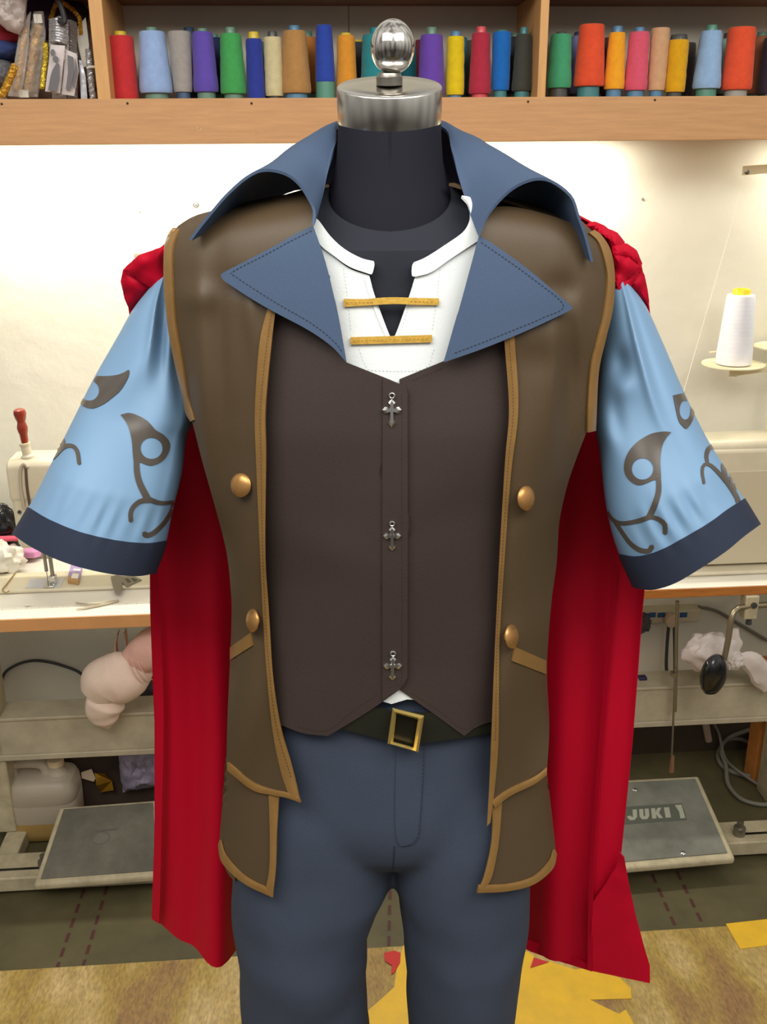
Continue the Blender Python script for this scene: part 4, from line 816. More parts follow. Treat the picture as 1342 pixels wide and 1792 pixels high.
BRASS = mat('polished_brass', (228, 200, 118), .3, metal=.75)
SILVER = mat('silver_charm', (226, 224, 226), .28, metal=1.)
BRUSH = mat('brushed_cap', (206, 203, 196), .2, metal=1., aniso=.6)
MIRROR = mat('mirror_ball', (214, 210, 204), .1, metal=1.)
# ------------------------------------------------------------------ dress form
DF = thing('dress_form', (XA, YA, BZ), 'black jersey dress form with a steel neck cap and ball finial, wearing the costume', 'dress form')
rows = [ringrow(z, -.03 if z > 1.17 else -.05) for z in (.93, .95, .99, 1.05, 1.12, 1.2, 1.3, 1.4, 1.5, 1.58, 1.64, 1.665)]
def nring(c, rx, ry, tilt, n=56):
    t = math.radians(tilt); ax = np.array([1, 0, 0]); ay = np.array([0, math.cos(t), math.sin(t)])
    return [tuple(np.array(c)+ax*rx*math.sin(p)-ay*ry*math.cos(p)) for p in np.linspace(0, 2*math.pi, n, endpoint=False)]
NB = np.array([XA+.001, 1.098, 1.752]); NT = np.array([XA+.0015, 1.118, 1.831])
rows += [nring(NB+np.array([0, 0, -.062]), .205, .0825, 4), nring(NB+np.array([0, 0, -.036]), .168, .082, 10), nring(NB+np.array([0, 0, -.017]), .105, .075, 21), nring(NB+np.array([0, 0, -.006]), .080, .070, 27), nring(NB, .0665, .0665, 29)]
put('torso', MB().loft(rows), FORM, DF)
nk = []
for f, rx in ((-.1, .0655), (0, .0655), (.08, .0645), (.25, .0605), (.45, .0572), (.7, .0556), (1., .0548)):
    nk.append(nring(NB+(NT-NB)*f, rx, rx*(1.02-.02*f), 29-14.5*max(f, 0)))
put('neck', MB().loft(nk), NECKM, DF)
p = hit(np.array([687.]*2), np.array([415., 470.]), -.03)
sm = MB().tube([NB+np.array([.0, -.0585, -.0335]), NB+np.array([0.0, -.044, .012]), NT+np.array([0, -.054, -.015])], .0008, 6, 4); put('neck_seam', sm, mat('seam_black', (14, 14, 20), .8), DF)
tl_ = math.radians(14.5); up_ = np.array([0, -math.sin(tl_), math.cos(tl_)])
up_t = tuple(up_)
capb = NT-up_*.004
put('neck_cap', MB().lathe([(.054, 0), (.0555, .0005), (.0555, .0335), (.0545, .035), (.0535, .0356), (.03, .0358), (0, .0358)], capb, up_t, 64), BRUSH, DF)
tz = capb+up_*.0356
put('finial_collar', MB().lathe([(.0125, 0), (.0138, .0008), (.0138, .0085), (.0128, .0095), (.0115, .0125)], tz, (0, -.12, 1), 36), STEEL, DF)
bc = tz+np.array([0.0035, -.004, .0365])
put('finial_ball', MB().lathe([(.0228*math.sin(a)*(1+.03*math.cos(a)), -.0262*math.cos(a)) for a in np.linspace(.12, math.pi, 34)], bc, (.03, -.1, 1), 48), MIRROR, DF)
for s in (-1, 1): put('leg_form', MB().loft([[(XA+s*.105+r*math.cos(p), 1.09+r*math.sin(p), z) for p in np.linspace(0, 2*math.pi, 24, endpoint=False)] for z, r in ((.94, .06), (.7, .055), (.5, .05), (.3, .045), (.12, .035))]), FORM, DF)
put('base_plate', MB().lathe([(.19, 0), (.19, .006), (.185, .008), (0, .008)], (XA, 1.10, BZ+.0016), n=48), BRUSH, DF)
for s in (-1, 1): put('stand_rod', MB().tube([(XA+s*.1, 1.09, BZ+.008), (XA+s*.1, 1.09, .14)], .012, 14), CHROME, DF)
# ------------------------------------------------------------------ trousers
TR = thing('trousers', (XA, YA, .1), 'slate blue trousers with a fly front on the dress form', 'trousers')
def wv(px, py, amp, fx, fy, ph): return amp*np.sin(px*fx+py*fy+ph)
tm = MB(); tm.loft([ringrow(z, o) for z, o in ((1.19, -.034), (1.165, -.024), (1.12, -.024), (1.06, -.023), (1.0, -.024), (.975, -.0265), (.95, -.034), (.925, -.052), (.905, -.08))])
def legrows(pts, cyo):
    rows = []
    for (y, xo, xi, b) in pts:
        Y = 1.085+cyo
        if y < 5000:
            A, B_ = atY(np.array([xo]), np.array([y]), Y)[0], atY(np.array([xi]), np.array([y]), Y)[0]; z = (A[2]+B_[2])/2; cx, hw = (A[0]+B_[0])/2, abs(B_[0]-A[0])/2
            last = (cx, hw, z)
        else:
            z = xo; cx, hw = last[0]+xi*0, last[1]*b; b = last[1]*b*1.0
        rows.append([(cx+hw*math.cos(p)*(1+.012*math.sin(5*p+z*21)), Y+b*math.sin(p)*(1+.02*math.sin(3*p+z*17)), z) for p in np.linspace(0, 2*math.pi, 44, endpoint=False)])
    return rows
tm.loft(legrows([(1290, 450, 660, .060), (1340, 428, 676, .076), (1390, 412, 686, .086), (1440, 404, 690, .093), (1490, 401, 690, .098), (1540, 402, 688, .100), (1580, 404, 668, .101), (1625, 408, 648, .104), (1700, 417, 642, .099), (1792, 430, 645, .095), (9999, .45, 1, .92), (9999, .28, 1, .88), (9999, .10, 1, .86)], 0))
tm.loft(legrows([(1290, 890, 710, .060), (1340, 912, 698, .076), (1390, 928, 690, .086), (1440, 935, 688, .093), (1490, 932, 688, .098), (1540, 928, 690, .100), (1580, 924, 697, .101), (1625, 920, 702, .104), (1700, 911, 708, .099), (1792, 900, 715, .095), (9999, .45, 1, .92), (9999, .28, 1, .88), (9999, .10, 1, .86)], 0))
tro = put('trouser_legs', tm, TROU, TR)
q = tro.modifiers.new('union', 'REMESH'); q.mode = 'VOXEL'; q.voxel_size = .0042; q.use_smooth_shade = True
q = tro.modifiers.new('soften', 'SMOOTH'); q.factor = .6; q.iterations = 34
dtex = bpy.data.textures.new('cloth_folds', 'CLOUDS'); dtex.noise_scale = .13; dtex.noise_depth = 1
dm = tro.modifiers.new('folds', 'DISPLACE'); dm.texture = dtex; dm.strength = .015; dm.mid_level = .58; dm.texture_coords = 'GLOBAL'
bpy.context.view_layer.update()
dg = bpy.context.evaluated_depsgraph_get()
def bvh_of(o):
    ev = o.evaluated_get(dg); me = ev.to_mesh(); mw = np.array(parent_mat(o.parent)) if o.parent else np.array(o.matrix_world)
    V = np.array([v.co for v in me.vertices]); V = V@mw[:3, :3].T+mw[:3, 3]
    b = BVHTree.FromPolygons([tuple(v) for v in V], [tuple(p.vertices) for p in me.polygons]); ev.to_mesh_clear(); return b
def drape(b, lift=.0015, fallback=None):
    """pixels -> points on a built surface, lifted a little along the sight line's surface normal"""
    def f(px, py):
        d = rays(px, py); out = []; lastd = None
        for k in range(len(d)):
            v = Vector(d[k]).normalized(); loc, no, i, dist = b.ray_cast(Vector(CC), v)
            if loc is None: out.append(None); continue
            if no.dot(v) > 0: no = -no
            out.append(np.array(loc+no*lift))
        f.ok = np.array([p is not None for p in out]); good = [i for i, p in enumerate(out) if p is not None]
        for i, p in enumerate(out):
            if p is None:
                j = min(good, key=lambda g: (px[g]-px[i])**2+(py[g]-py[i])**2) if good else None
                out[i] = out[j] if j is not None else CC+d[i]/d[i][1]*1.1
        return np.array(out)
    return f
TS = drape(bvh_of(tro), .0016)
fly = put('fly_placket', panel(O([(694, 1296), (692, 1360), (691, 1420), (693, 1462), (700, 1480)], [(700, 1480), (722, 1476), (733, 1462)], [(733, 1462), (737, 1400), (742, 1330), (746, 1296)], [(746, 1296), (694, 1296)]), TS, step=7), TROU, TR, solid=.0012)
put('fly_stitching', dashes([(742, 1300), (739, 1360), (735, 1430), (728, 1466), (704, 1481)], drape(bvh_of(tro), .0034), 4, 3, 1.2), THREAD, fly, smooth=False)
put('crotch_seam', panel(ribbon([(690, 1480), (689, 1500), (687, 1530)], 1.6), drape(bvh_of(tro), .0008), step=4), THREAD, TR)
WB = lambda x, y: hit(x, y, -.0195)
put('waistband', panel(O([(560, 1236), (690, 1246), (830, 1236)], [(830, 1236), (830, 1262)], [(830, 1262), (690, 1270), (560, 1262)], [(560, 1262), (560, 1236)]), S(-.0195), step=10), CUFF, TR, solid=.002)
# ------------------------------------------------------------------ belt
BT = thing('belt', hit(np.array([700.]), np.array([1275.]), -.015)[0]+np.array([0, .1, 0]), 'black leather belt with a square brass buckle around the trousers', 'belt')
put('strap', panel(O([(480, 1236), (560, 1226), (640, 1236), (700, 1248)], [(700, 1248), (760, 1247), (860, 1232), (905, 1224)], [(905, 1224), (905, 1268)], [(905, 1268), (850, 1284), (790, 1294), (735, 1301)], [(735, 1301), (674, 1295), (600, 1277), (540, 1270), (480, 1276)], [(480, 1276), (480, 1236)]), S(-.0145), step=9), BELT, BT, solid=.003)
zb_ = hit(np.array([700.]), np.array([1275.]), -.015)[0][2]
put('strap_back', back(-.016, zb_-.016, zb_+.022, 60, 300, 50, 4), BELT, BT, solid=.003)
oc = [(687, 1240), (742, 1253), (732, 1317), (678, 1301.5)]; ic = [(693.5, 1248.5), (731.5, 1259), (723.5, 1309), (688, 1299)]
P3 = [hit(np.array([a]), np.array([b]), .0)[0] for a, b in oc+ic]; fwd_ = np.array([0, -.004, .0015])
mb = MB(); mid = [(np.array(P3[i])*.5+np.array(P3[i+4])*.5)+fwd_ for i in range(4)]
v = [p for p in P3]+mid
f = []
for i in range(4):
    j = (i+1) % 4; f += [(i, j, 8+j, 8+i), (8+i, 8+j, 4+j, 4+i)]
bk = [p-fwd_*1.0 for p in P3]; v2 = v+bk
for i in range(4):
    j = (i+1) % 4; f += [(i, 12+i, 12+j, j), (4+i, 4+j, 16+j, 16+i), (12+i, 16+i, 16+j, 12+j)]
put('buckle', MB().add(v2, f), BRASS, BT, smooth=False)
put('buckle_loop', panel(O([(690, 1253), (706, 1250), (732, 1262)], [(732, 1262), (724, 1307)], [(724, 1307), (708, 1311), (688, 1299)], [(688, 1299), (690, 1253)]), S(-.0085), step=6), mat('belt_inner', (24, 23, 16), .35), BT, solid=.002)
# ------------------------------------------------------------------ shirt
SH = thing('shirt', (XA, YA, 1.2), 'white split neck shirt with two gold tape bars and printed sky blue sleeves', 'shirt')
sof = -.019
body = O([(470, 420), (548, 398), (566, 434)], [(566, 434), (585, 450), (612, 470), (646, 482)], [(646, 482), (657, 521), (681, 585), (686, 588)], [(686, 588), (693, 583), (715, 521), (727, 482)], [(727, 482), (755, 474), (790, 450), (832, 422)], [(832, 422), (840, 416), (900, 450)], [(900, 450), (890, 560), (850, 690)], [(850, 690), (690, 730), (540, 690)], [(540, 690), (480, 560), (470, 420)])
put('front_body', panel(body, S(sof), step=9), WHITE, SH, solid=.002)
put('back_body', back(sof, 1.12, 1.735, 75, 285), WHITE, SH, solid=.002)
put('shirt_tail', panel([(640, 1205), (760, 1205), (750, 1226), (712, 1224), (685, 1232), (668, 1227), (655, 1222)], S(-.0175), step=8), WHITE, SH, solid=.002)
put('neck_band', panel(O([(549, 380), (558, 386), (578, 413), (602, 435), (631, 451), (654, 457)], [(654, 457), (655, 464), (651, 479), (645, 479)], [(645, 479), (612, 467), (583, 447), (560, 428), (546, 400)], [(546, 400), (549, 380)]), S(-.0155), step=6), WHITE, SH, solid=.003, bevel=.001)
put('neck_band', panel(O([(808, 342), (819, 355), (823, 370), (821, 388), (809, 407), (778, 429), (745, 450), (724, 459)], [(724, 459), (721, 466), (721, 482), (728, 484)], [(728, 484), (755, 476), (790, 452), (837, 421)], [(837, 421), (840, 396), (834, 362), (824, 346), (808, 342)]), S(-.0155), step=6), WHITE, SH, solid=.003, bevel=.001)
nbk = []
for i, ph in enumerate(np.radians(np.linspace(112, 292, 30))):
    c_ = NB+np.array([0, .004, .0]); a = .088; b = .084; s_, co = math.sin(ph), math.cos(ph)
    zz = c_[2]-.020+(.028*(1-co)/2); nbk.append([(c_[0]+a*s_, c_[1]-b*co, zz-.012), (c_[0]+a*s_*.96, c_[1]-b*co*.96, zz+.008)])
put('neck_band_back', MB().loft(nbk, close=False), WHITE, SH, solid=.0025)
for st in ([(601, 470), (608, 520), (614, 580)], [(770, 470), (763, 530), (756, 580)], [(628, 610), (640, 640), (655, 648), (740, 646), (760, 610)], [(650, 500), (663, 545), (682, 600)], [(722, 500), (712, 545), (694, 600)]):
    put('stitching', dashes(st, S(-.0183), 3.5, 3, .9), WTHREAD, SH, smooth=False)
put('placket_fold', panel(ribbon([(640, 486), (652, 525), (668, 566), (683, 600)], 6), S(-.0175), step=5), WHITE, SH, solid=.0015)
put('gold_bar', panel(O([(601, 523), (640, 523), (665, 521), (690, 520), (720, 521), (768, 522)], [(768, 522), (768, 534)], [(768, 534), (720, 533), (690, 532), (650, 534), (602, 537)], [(602, 537), (601, 523)]), S(lambda x, y: -.0155+.003*np.exp(-((x-690)/40.)**2)), step=5), GOLDT, SH, solid=.0015)
put('gold_bar', panel([(613, 590), (756, 586), (755.5, 599), (613.5, 603)], S(-.0155), step=5), GOLDT, SH, solid=.0015)
gb = [o for o in bpy.data.objects if o.name.startswith('gold_bar')]
for gi, a in zip((0, 0, 1), ([(606, 530), (654, 529)], [(718, 528), (763, 528)], [(618, 597), (752, 593)])): put('tape_stitching', dashes(a, S(-.0135), 4, 3, 1.2), mat('ochre_thread', (150, 108, 40), .7), gb[gi], smooth=False)
# sleeves
def rowcurve(a, b, sag): return lambda u: (np.array(a)*(1-u)+np.array(b)*u)+np.array([0, 1])*sag*4*u*(1-u)
def sleeve(left, right, top, cuffc, hem, yc, bd, wr, lab, cfrac):
    Lc, Rc = resamp(cr(left, 8), 91), resamp(cr(right, 8), 91); Tc, Hc = resamp(cr(top, 8), 41), resamp(cr(hem, 8), 41)
    U = np.linspace(0, 1, 41); Vv = np.linspace(0, 1, 91); G = np.zeros((91, 41, 2))
    for i, v in enumerate(Vv):
        for_l = Lc[i][None]*(1-U)[:, None]+Rc[i][None]*U[:, None]
        tb = Tc*(1-v)+Hc*v; cor = ((Tc[0]*(1-v)+Hc[0]*v)[None]*(1-U)[:, None]+(Tc[-1]*(1-v)+Hc[-1]*v)[None]*U[:, None])
        G[i] = for_l+tb-cor
    ang = np.linspace(0, math.pi, 111)
    W = np.clip((U-.0)/1., 0, 1)
    ux = (1-np.cos(ang))/2        # denser towards the edges
    Gx = np.stack([np.stack([np.interp(ux, U, G[i, :, k]) for k in (0, 1)], -1) for i in range(91)])
    rows = []
    for i, v in enumerate(Vv):
        Yc = np.interp(v, np.linspace(0, 1, len(yc)), yc); b = np.interp(v, np.linspace(0, 1, len(bd)), bd)
        dep = b*np.sin(ang)**.8+wr(ux, v)*np.sin(ang)
        fr_ = atY(Gx[i, :, 0], Gx[i, :, 1], Yc-dep)
        chord = Gx[i, 0][None]*(1-ux)[:, None]+Gx[i, -1][None]*ux[:, None]
        k = 1-v**4*.9; bx = Gx[i]*k+chord*(1-k)
        bk_ = atY(bx[:, 0], bx[:, 1], Yc+b*np.sin(ang)**.8)
        rows.append((fr_, bk_))
    return rows
def sleeve_mesh(rows, i0, i1, out=0.):
    R = []
    for fr_, bk_ in rows[i0:i1]:
        c = (fr_.mean(0)+bk_.mean(0))/2; ring_ = list(fr_)+list(bk_[-2:0:-1])
        R.append([tuple(np.array(p)+(np.array(p)-c)/max(np.linalg.norm(np.array(p)-c), 1e-6)*out) for p in ring_])
    mb = MB().loft(R, cap=False); mb.f = [q[::-1] for q in mb.f]; return mb
def _g(u, v, u0, v0, su, sv): return np.exp(-((u-u0)/su)**2-((v-v0)/sv)**2)
def wrinkL(u, v):
    return (.009*_g(u-.35*v, 0*u+v, .42, .16, .06, .14)-.008*_g(u-.2*v, v, .60, .2, .07, .11)+.008*_g(u-.1*v, v, .72, .26, .06, .10)-.007*_g(u, v, .88, .36, .07, .12)
            +.004*np.sin(10*u+13*v)*np.exp(-((v-.34)/.2)**2)+.004*np.sin(6*u-8*v+1)+.0016*np.sin(55*u+9*v)*np.exp(-((v-.83)/.06)**2)*(.4+.6*np.sin(9*u)**2)+.005*_g(u, v, .93, .62, .04, .25))
def wrinkR(u, v):
    return (.010*_g(u-.3*v, v, .50, .3, .07, .22)-.009*_g(u, v, .30, .29, .12, .045)+.008*_g(u, v, .28, .37, .16, .04)-.006*_g(u-.2*v, v, .12, .45, .08, .06)+.006*_g(u, v, .10, .52, .09, .06)
            +.005*np.sin(7*u-9*v)*np.exp(-((v-.4)/.3)**2)+.0026*np.sin(46*u-14*v)*np.exp(-((v-.82)/.06)**2)*np.clip(1.4-abs(u-.5)*3, 0, 1)-.006*_g(u-.25*v, v, .62, .35, .09, .3))
SLL = sleeve([(262, 503), (232, 542), (205, 590), (165, 660), (130, 730), (95, 800), (70, 850), (54, 880), (22, 935)],
             [(322, 470), (330, 560), (336, 650), (338, 730), (327, 765), (318, 830), (303, 890), (290, 952), (272, 1003)],
             [(262, 503), (290, 482), (322, 470)], None, [(22, 935), (60, 960), (115, 985), (180, 1002), (235, 1008), (272, 1003)], [1.160, 1.145, 1.125, 1.10, 1.085], [.045, .066, .078, .086, .09], wrinkL, '', .86)
SLR = sleeve([(1060, 470), (1052, 560), (1046, 650), (1041, 740), (1049, 790), (1058, 870), (1070, 930), (1087, 980), (1108, 1027)],
             [(1102, 497), (1130, 535), (1160, 600), (1198, 688), (1236, 765), (1270, 820), (1290, 855), (1305, 877), (1330, 918)],
             [(1060, 470), (1085, 480), (1102, 497)], None, [(1108, 1027), (1140, 1032), (1180, 1021), (1225, 995), (1270, 965), (1300, 940), (1330, 918)], [1.160, 1.145, 1.125, 1.10, 1.085], [.045, .066, .078, .086, .09], wrinkR, '', .86)
def cuff_index(rows, px, py):   # row where the cuff starts: nearest on the outer edge
    return None
def sleeve_parts(rows, ic, name, label):
    s = put('sleeve', sleeve_mesh(rows, 0, ic+1), BLUE, SH, solid=.0014); s['label'] = label
    c = put('cuff', sleeve_mesh(rows, ic, 91, .0012), CUFF, s, solid=.002)
    return s, drape(bvh_of_fast(s, rows, ic), .0010)
def bvh_of_fast(s, rows, ic):
    mb = sleeve_mesh(rows, 0, ic+1); return BVHTree.FromPolygons(mb.v, mb.f)
sl, DL = sleeve_parts(SLL, 80, 'left', 'sky blue sleeve at the left of the photo')
sr, DR = sleeve_parts(SLR, 80, 'right', 'sky blue sleeve at the right of the photo')
def zx(pts, s, ox, oy): return [(x/s+ox, y/s+oy) for x, y in pts]
def motif(name, par, dr, leaf=None, hole=None, strokes=(), st=5.):
    mb = MB()
    if leaf:
        V, T = trimesh(cr(leaf+[leaf[0]], 4)[:-1], [hole] if hole else [], st); P = dr(V[:, 0], V[:, 1]); mb.add(P, T[dr.ok[T].all(1)])
    for pts, w0, w1 in strokes:
        V, T = trimesh(ribbon(pts, w0, w1), step=min(st, 3.5)); P = dr(V[:, 0], V[:, 1]); mb.add(P, T[dr.ok[T].all(1)])
    return put(name, mb, VINYL, par, solid=.0006)
zl = lambda p: zx(p, 3.05, 0, 480)
zr_ = lambda p: zx(p, 3.09, 960, 480)
motif('sleeve_motif', sl, DL, zl([(465, 536), (540, 545), (620, 540), (665, 525), (690, 512), (688, 545), (665, 590), (640, 625), (600, 660), (560, 690), (515, 712), (480, 716), (440, 700), (420, 665), (424, 620), (446, 570)]), ell(480/3.05, 480+622/3.05, 52/3.05, 54/3.05))
motif('sleeve_motif', sl, DL, zl([(645, 750), (690, 740), (740, 755), (790, 785), (830, 830), (870, 855), (900, 890), (905, 925), (890, 965), (860, 1000), (810, 1020), (775, 1014), (748, 1003), (738, 1010), (716, 1000), (710, 960), (706, 900), (695, 840), (675, 790)]), ell(808/3.05, 480+928/3.05, 58/3.05, 57/3.05),
      [(zl([(728, 985), (732, 1060), (748, 1120), (785, 1195)]), 9.5, 12), (zl([(770, 1185), (820, 1210), (870, 1220), (935, 1212)]), 9.5, 5), (zl([(800, 1205), (750, 1210), (712, 1240), (697, 1275), (698, 1315)]), 8.5, 7.5), (zl([(925, 1215), (908, 1270), (870, 1330), (820, 1378), (785, 1392), (768, 1382)]), 6.5, 9)])
motif('sleeve_motif', sl, DL, None, None, [(zl([(318, 858), (335, 880), (338, 925)]), 6.5, 9), (zl([(222, 1048), (250, 1010), (295, 968), (340, 925), (385, 916), (414, 945), (425, 1012)]), 8.5, 6.5)])
motif('sleeve_motif', sr, DR, zr_([(660, 855), (620, 850), (560, 860), (510, 885), (470, 915), (430, 965), (410, 1025), (415, 1080), (445, 1120), (490, 1140), (540, 1125), (572, 1112), (590, 1118), (606, 1108), (605, 1060), (603, 1000), (613, 930), (635, 885)]), ell(960+508/3.09, 480+1052/3.09, 58/3.09, 58/3.09),
      [(zr_([(593, 1095), (594, 1170), (576, 1240), (545, 1310)]), 8.5, 11), (zr_([(550, 1310), (480, 1333), (400, 1345), (350, 1325), (312, 1275)]), 8.5, 5.5), (zr_([(545, 1310), (595, 1322), (628, 1352), (630, 1398)]), 7.5, 8), (zr_([(360, 1335), (400, 1395), (440, 1450), (490, 1487), (540, 1495), (560, 1470)]), 6.5, 8.5)])
motif('sleeve_motif', sr, DR, zr_([(670, 656), (720, 645), (768, 634), (790, 720), (775, 790), (745, 835), (720, 820), (700, 790), (685, 730)]), ell(960+735/3.09, 480+735/3.09, 31/3.09, 52/3.09, 20))
motif('sleeve_motif', sr, DR, None, None, [(zr_([(888, 930), (862, 945), (850, 985), (858, 1030)]), 9, 5), (zr_([(838, 1130), (828, 1075), (832, 1040), (852, 1026), (890, 1048), (960, 1125), (1008, 1195), (1028, 1246)]), 4.5, 9), (zr_([(962, 985), (942, 1040), (960, 1125)]), 8, 8), (zr_([(996, 1050), (984, 1095), (1000, 1170)]), 6, 8)])
# ------------------------------------------------------------------ waistcoat (dark, with navy lapels and wing collar)
WC = thing('waistcoat', (XA, YA, 1.1), 'dark brown waistcoat with navy lapels, a navy wing collar and silver cross charms', 'waistcoat')
def wo(x, y): return -.011+.0015*np.sin(x*.02+y*.013)+.0025*np.exp(-((y-960-(x-560)*.25)/45.)**2)*np.exp(-((x-570)/80.)**2)-.002*np.exp(-((y-900+(x-800)*.35)/50.)**2)*np.exp(-((x-790)/90.)**2)
Lp = O([(430, 430), (500, 425), (560, 470), (605, 634)], [(605, 634), (690, 668), (711, 678)], [(711, 678), (714, 900), (712, 1188)], [(712, 1188), (699, 1207)], [(699, 1207), (640, 1248), (574, 1288)], [(574, 1288), (530, 1283), (488, 1268), (440, 1255)], [(440, 1255), (430, 900), (400, 700)], [(400, 700), (430, 430)])
wl_ = put('front_panel', panel(Lp, S(wo), step=11), LINING, WC, solid=.002)
Rp = O([(699, 664), (777, 632)], [(777, 632), (830, 470), (870, 425), (940, 430)], [(940, 430), (965, 700), (930, 900), (915, 1250)], [(915, 1250), (842, 1269), (812, 1288)], [(812, 1288), (760, 1250), (700, 1208)], [(700, 1208), (699, 900), (699, 664)])
put('front_panel', panel(Rp, S(lambda x, y: wo(x, y)-.0026), step=11), LINING, WC, solid=.002)
put('back_panel', back(-.012, 1.10, 1.735, 72, 288), LINING, WC, solid=.002)
put('placket', panel(O([(670, 664), (690, 669), (708, 676), (713, 686)], [(713, 686), (713.5, 900), (713, 1186)], [(713, 1186), (700, 1205), (669, 1226)], [(669, 1226), (669, 900), (670, 664)]), S(lambda x, y: wo(x, y)+.0022), step=9), LINING, WC, solid=.0022, bevel=.0006)
WS = lambda o: S(lambda x, y: wo(x, y)+o)
for pts, o in (([(669.5, 690), (668.5, 900), (669, 1200)], .0008), ([(703, 690), (703, 900), (703, 1180), (694, 1196), (676, 1206)], .0026), ([(660, 1216), (620, 1242), (572, 1278), (520, 1272)], .0006), ([(722, 1213), (770, 1245), (812, 1276), (845, 1258)], -.002), ([(722, 666), (775, 644)], -.002)):
    put('stitching', dashes(pts, WS(o), 4, 2.5, 1.), BTHREAD, WC, smooth=False)
def cross(px, py, h):
    fr_ = frame(px, py, 0, WS(.0026)); s = fr_[4]*h/62.
    C_ = thing  # unused
    def Q(p): return [(x*s, y*s) for x, y in p]
    arm = [(-3.4, 3.4), (-10, 3.6), (-12, 6), (-17, 0), (-12, -6), (-10, -3.6), (-3.6, -3.6), (-3.8, -18), (-6.5, -23), (0, -31), (6.5, -23), (3.8, -18), (3.6, -3.6), (10, -3.6), (12, -6), (17, 0), (12, 6), (10, 3.6), (3.4, 3.4), (3.6, 9), (6, 13), (0, 19.5), (-6, 13), (-3.6, 9)]
    A = Q(arm); mb = MB(); n = len(A); th = .0016
    top = [(x*.62, (y+2*s)*.86-2*s, th+.0012) for x, y in A]
    mb.add([(x, y, 0) for x, y in A]+[(x, y, th) for x, y in A]+top, [(i, (i+1) % n, (i+1) % n+n, i+n) for i in range(n)]+[(i+n, (i+1) % n+n, (i+1) % n+2*n, i+2*n) for i in range(n)]+[tuple(range(2*n, 3*n))])
    mb.tube([(4.6*s*math.cos(a), (25*s)+4.6*s*math.sin(a), th) for a in np.linspace(0, 2*math.pi, 21)], 1.5*s, 8)
    put('cross_charm', inframe(mb, fr_), SILVER, WC, smooth=False)
cross(685.5, 717, 62); cross(686, 937, 57); cross(687, 1164, 60)
# lapels
def lo(tipx, innx, a, b): return lambda x, y: b+(a-b)*np.clip((x-innx)/(tipx-innx), 0, 1)**.7
LL = O([(548, 395), (520, 408), (470, 436), (390, 477)], [(390, 477), (386, 482), (391, 491)], [(391, 491), (440, 523), (480, 546), (540, 578), (580, 606), (606, 634)], [(606, 634), (590, 545), (570, 460), (548, 395)])
ll = put('lapel', panel(LL, S(lo(390, 580, .014, .0035)), step=8), NAVY, WC, solid=.003, bevel=.0008)
put('topstitching', dashes([(545, 404), (510, 421), (462, 447), (408, 475), (412, 484), (480, 528), (545, 566), (584, 597), (600, 618)], S(lambda x, y: lo(390, 580, .014, .0035)(x, y)+.0006), 4.2, 3, 1.2), THREAD, ll, smooth=False)
RL = O([(838, 413), (860, 425), (920, 468), (997, 533)], [(997, 533), (1002, 538), (996, 544)], [(996, 544), (950, 566), (900, 588), (840, 612), (777, 634)], [(777, 634), (795, 570), (820, 480), (838, 413)])
rl = put('lapel', panel(RL, S(lo(1000, 805, .014, .0035)), step=8), NAVY, WC, solid=.003, bevel=.0008)
put('topstitching', dashes([(842, 424), (880, 450), (930, 486), (986, 534), (950, 556), (900, 577), (840, 601), (790, 620)], S(lambda x, y: lo(1000, 805, .014, .0035)(x, y)+.0006), 4.2, 3, 1.2), THREAD, rl, smooth=False)
# wing collar
def P3s(pts): return [tuple(atY(np.array([x]), np.array([y]), Y)[0]) for x, y, Y in pts]
def coons3(E, Bk, C0, C1, n=34, m=30):
    E, Bk = resamp(cr(E, 8), n), resamp(cr(Bk, 8), n); C0, C1 = resamp(cr(C0, 8), m), resamp(cr(C1, 8), m)
    T = np.linspace(0, 1, n); Sg = np.linspace(0, 1, m); rows = []
    for j, s in enumerate(Sg):
        a = E*(1-s)+Bk*s; b = C0[j][None]*(1-T)[:, None]+C1[j][None]*T[:, None]
        c0 = E[0]*(1-s)+Bk[0]*s; c1 = E[-1]*(1-s)+Bk[-1]*s; rows.append(a+b-(c0[None]*(1-T)[:, None]+c1[None]*T[:, None]))
    return MB().loft([[tuple(p) for p in r] for r in rows], close=False)
cb0 = (XA+.002, 1.192, 1.822); cb1 = (XA+.002, 1.262, 1.735)
BKL = [cb0, (XA, 1.215, 1.824), (XA, 1.242, 1.795), cb1]
EL = P3s([(548, 394, .99), (550, 371, 1.0), (543, 353, 1.003), (524, 323, 1.006), (498, 304, 1.008), (461, 298, 1.01), (431, 311, 1.01), (397, 341, 1.012), (371, 371, 1.014), (349, 398, 1.016), (333, 420, 1.018)])
C0L = P3s([(548, 394, .99), (562, 345, 1.045), (574, 300, 1.08), (586, 256, 1.115)])+[(-.045, 1.165, 1.822), cb0]
C1L = P3s([(333, 420, 1.018), (384, 392, 1.07), (438, 358, 1.13), (485, 343, 1.17), (531, 331, 1.20)])+[(-.055, 1.245, 1.742), cb1]
col = put('wing_collar', coons3(EL, BKL, C0L, C1L), NAVY, WC, solid=.0028, soff=0)
ER = P3s([(838, 413, .99), (848, 386, 1.0), (866, 360, 1.004), (892, 334, 1.006), (918, 319, 1.008), (945, 313, 1.01), (970, 320, 1.011), (1000, 345, 1.012), (1012, 379, 1.014), (1024, 412, 1.016), (1036, 458, 1.018)])
C0R = P3s([(838, 413, .99), (818, 360, 1.045), (802, 310, 1.08), (790, 264, 1.115)])+[(.068, 1.165, 1.822), cb0]
C1R = P3s([(1036, 458, 1.018), (1004, 431, 1.06), (941, 387, 1.12), (896, 366, 1.16), (868, 354, 1.19)])+[(.078, 1.245, 1.742), cb1]
put('wing_collar', coons3(ER, BKL, C0R, C1R), NAVY, WC, solid=.0028, soff=0)
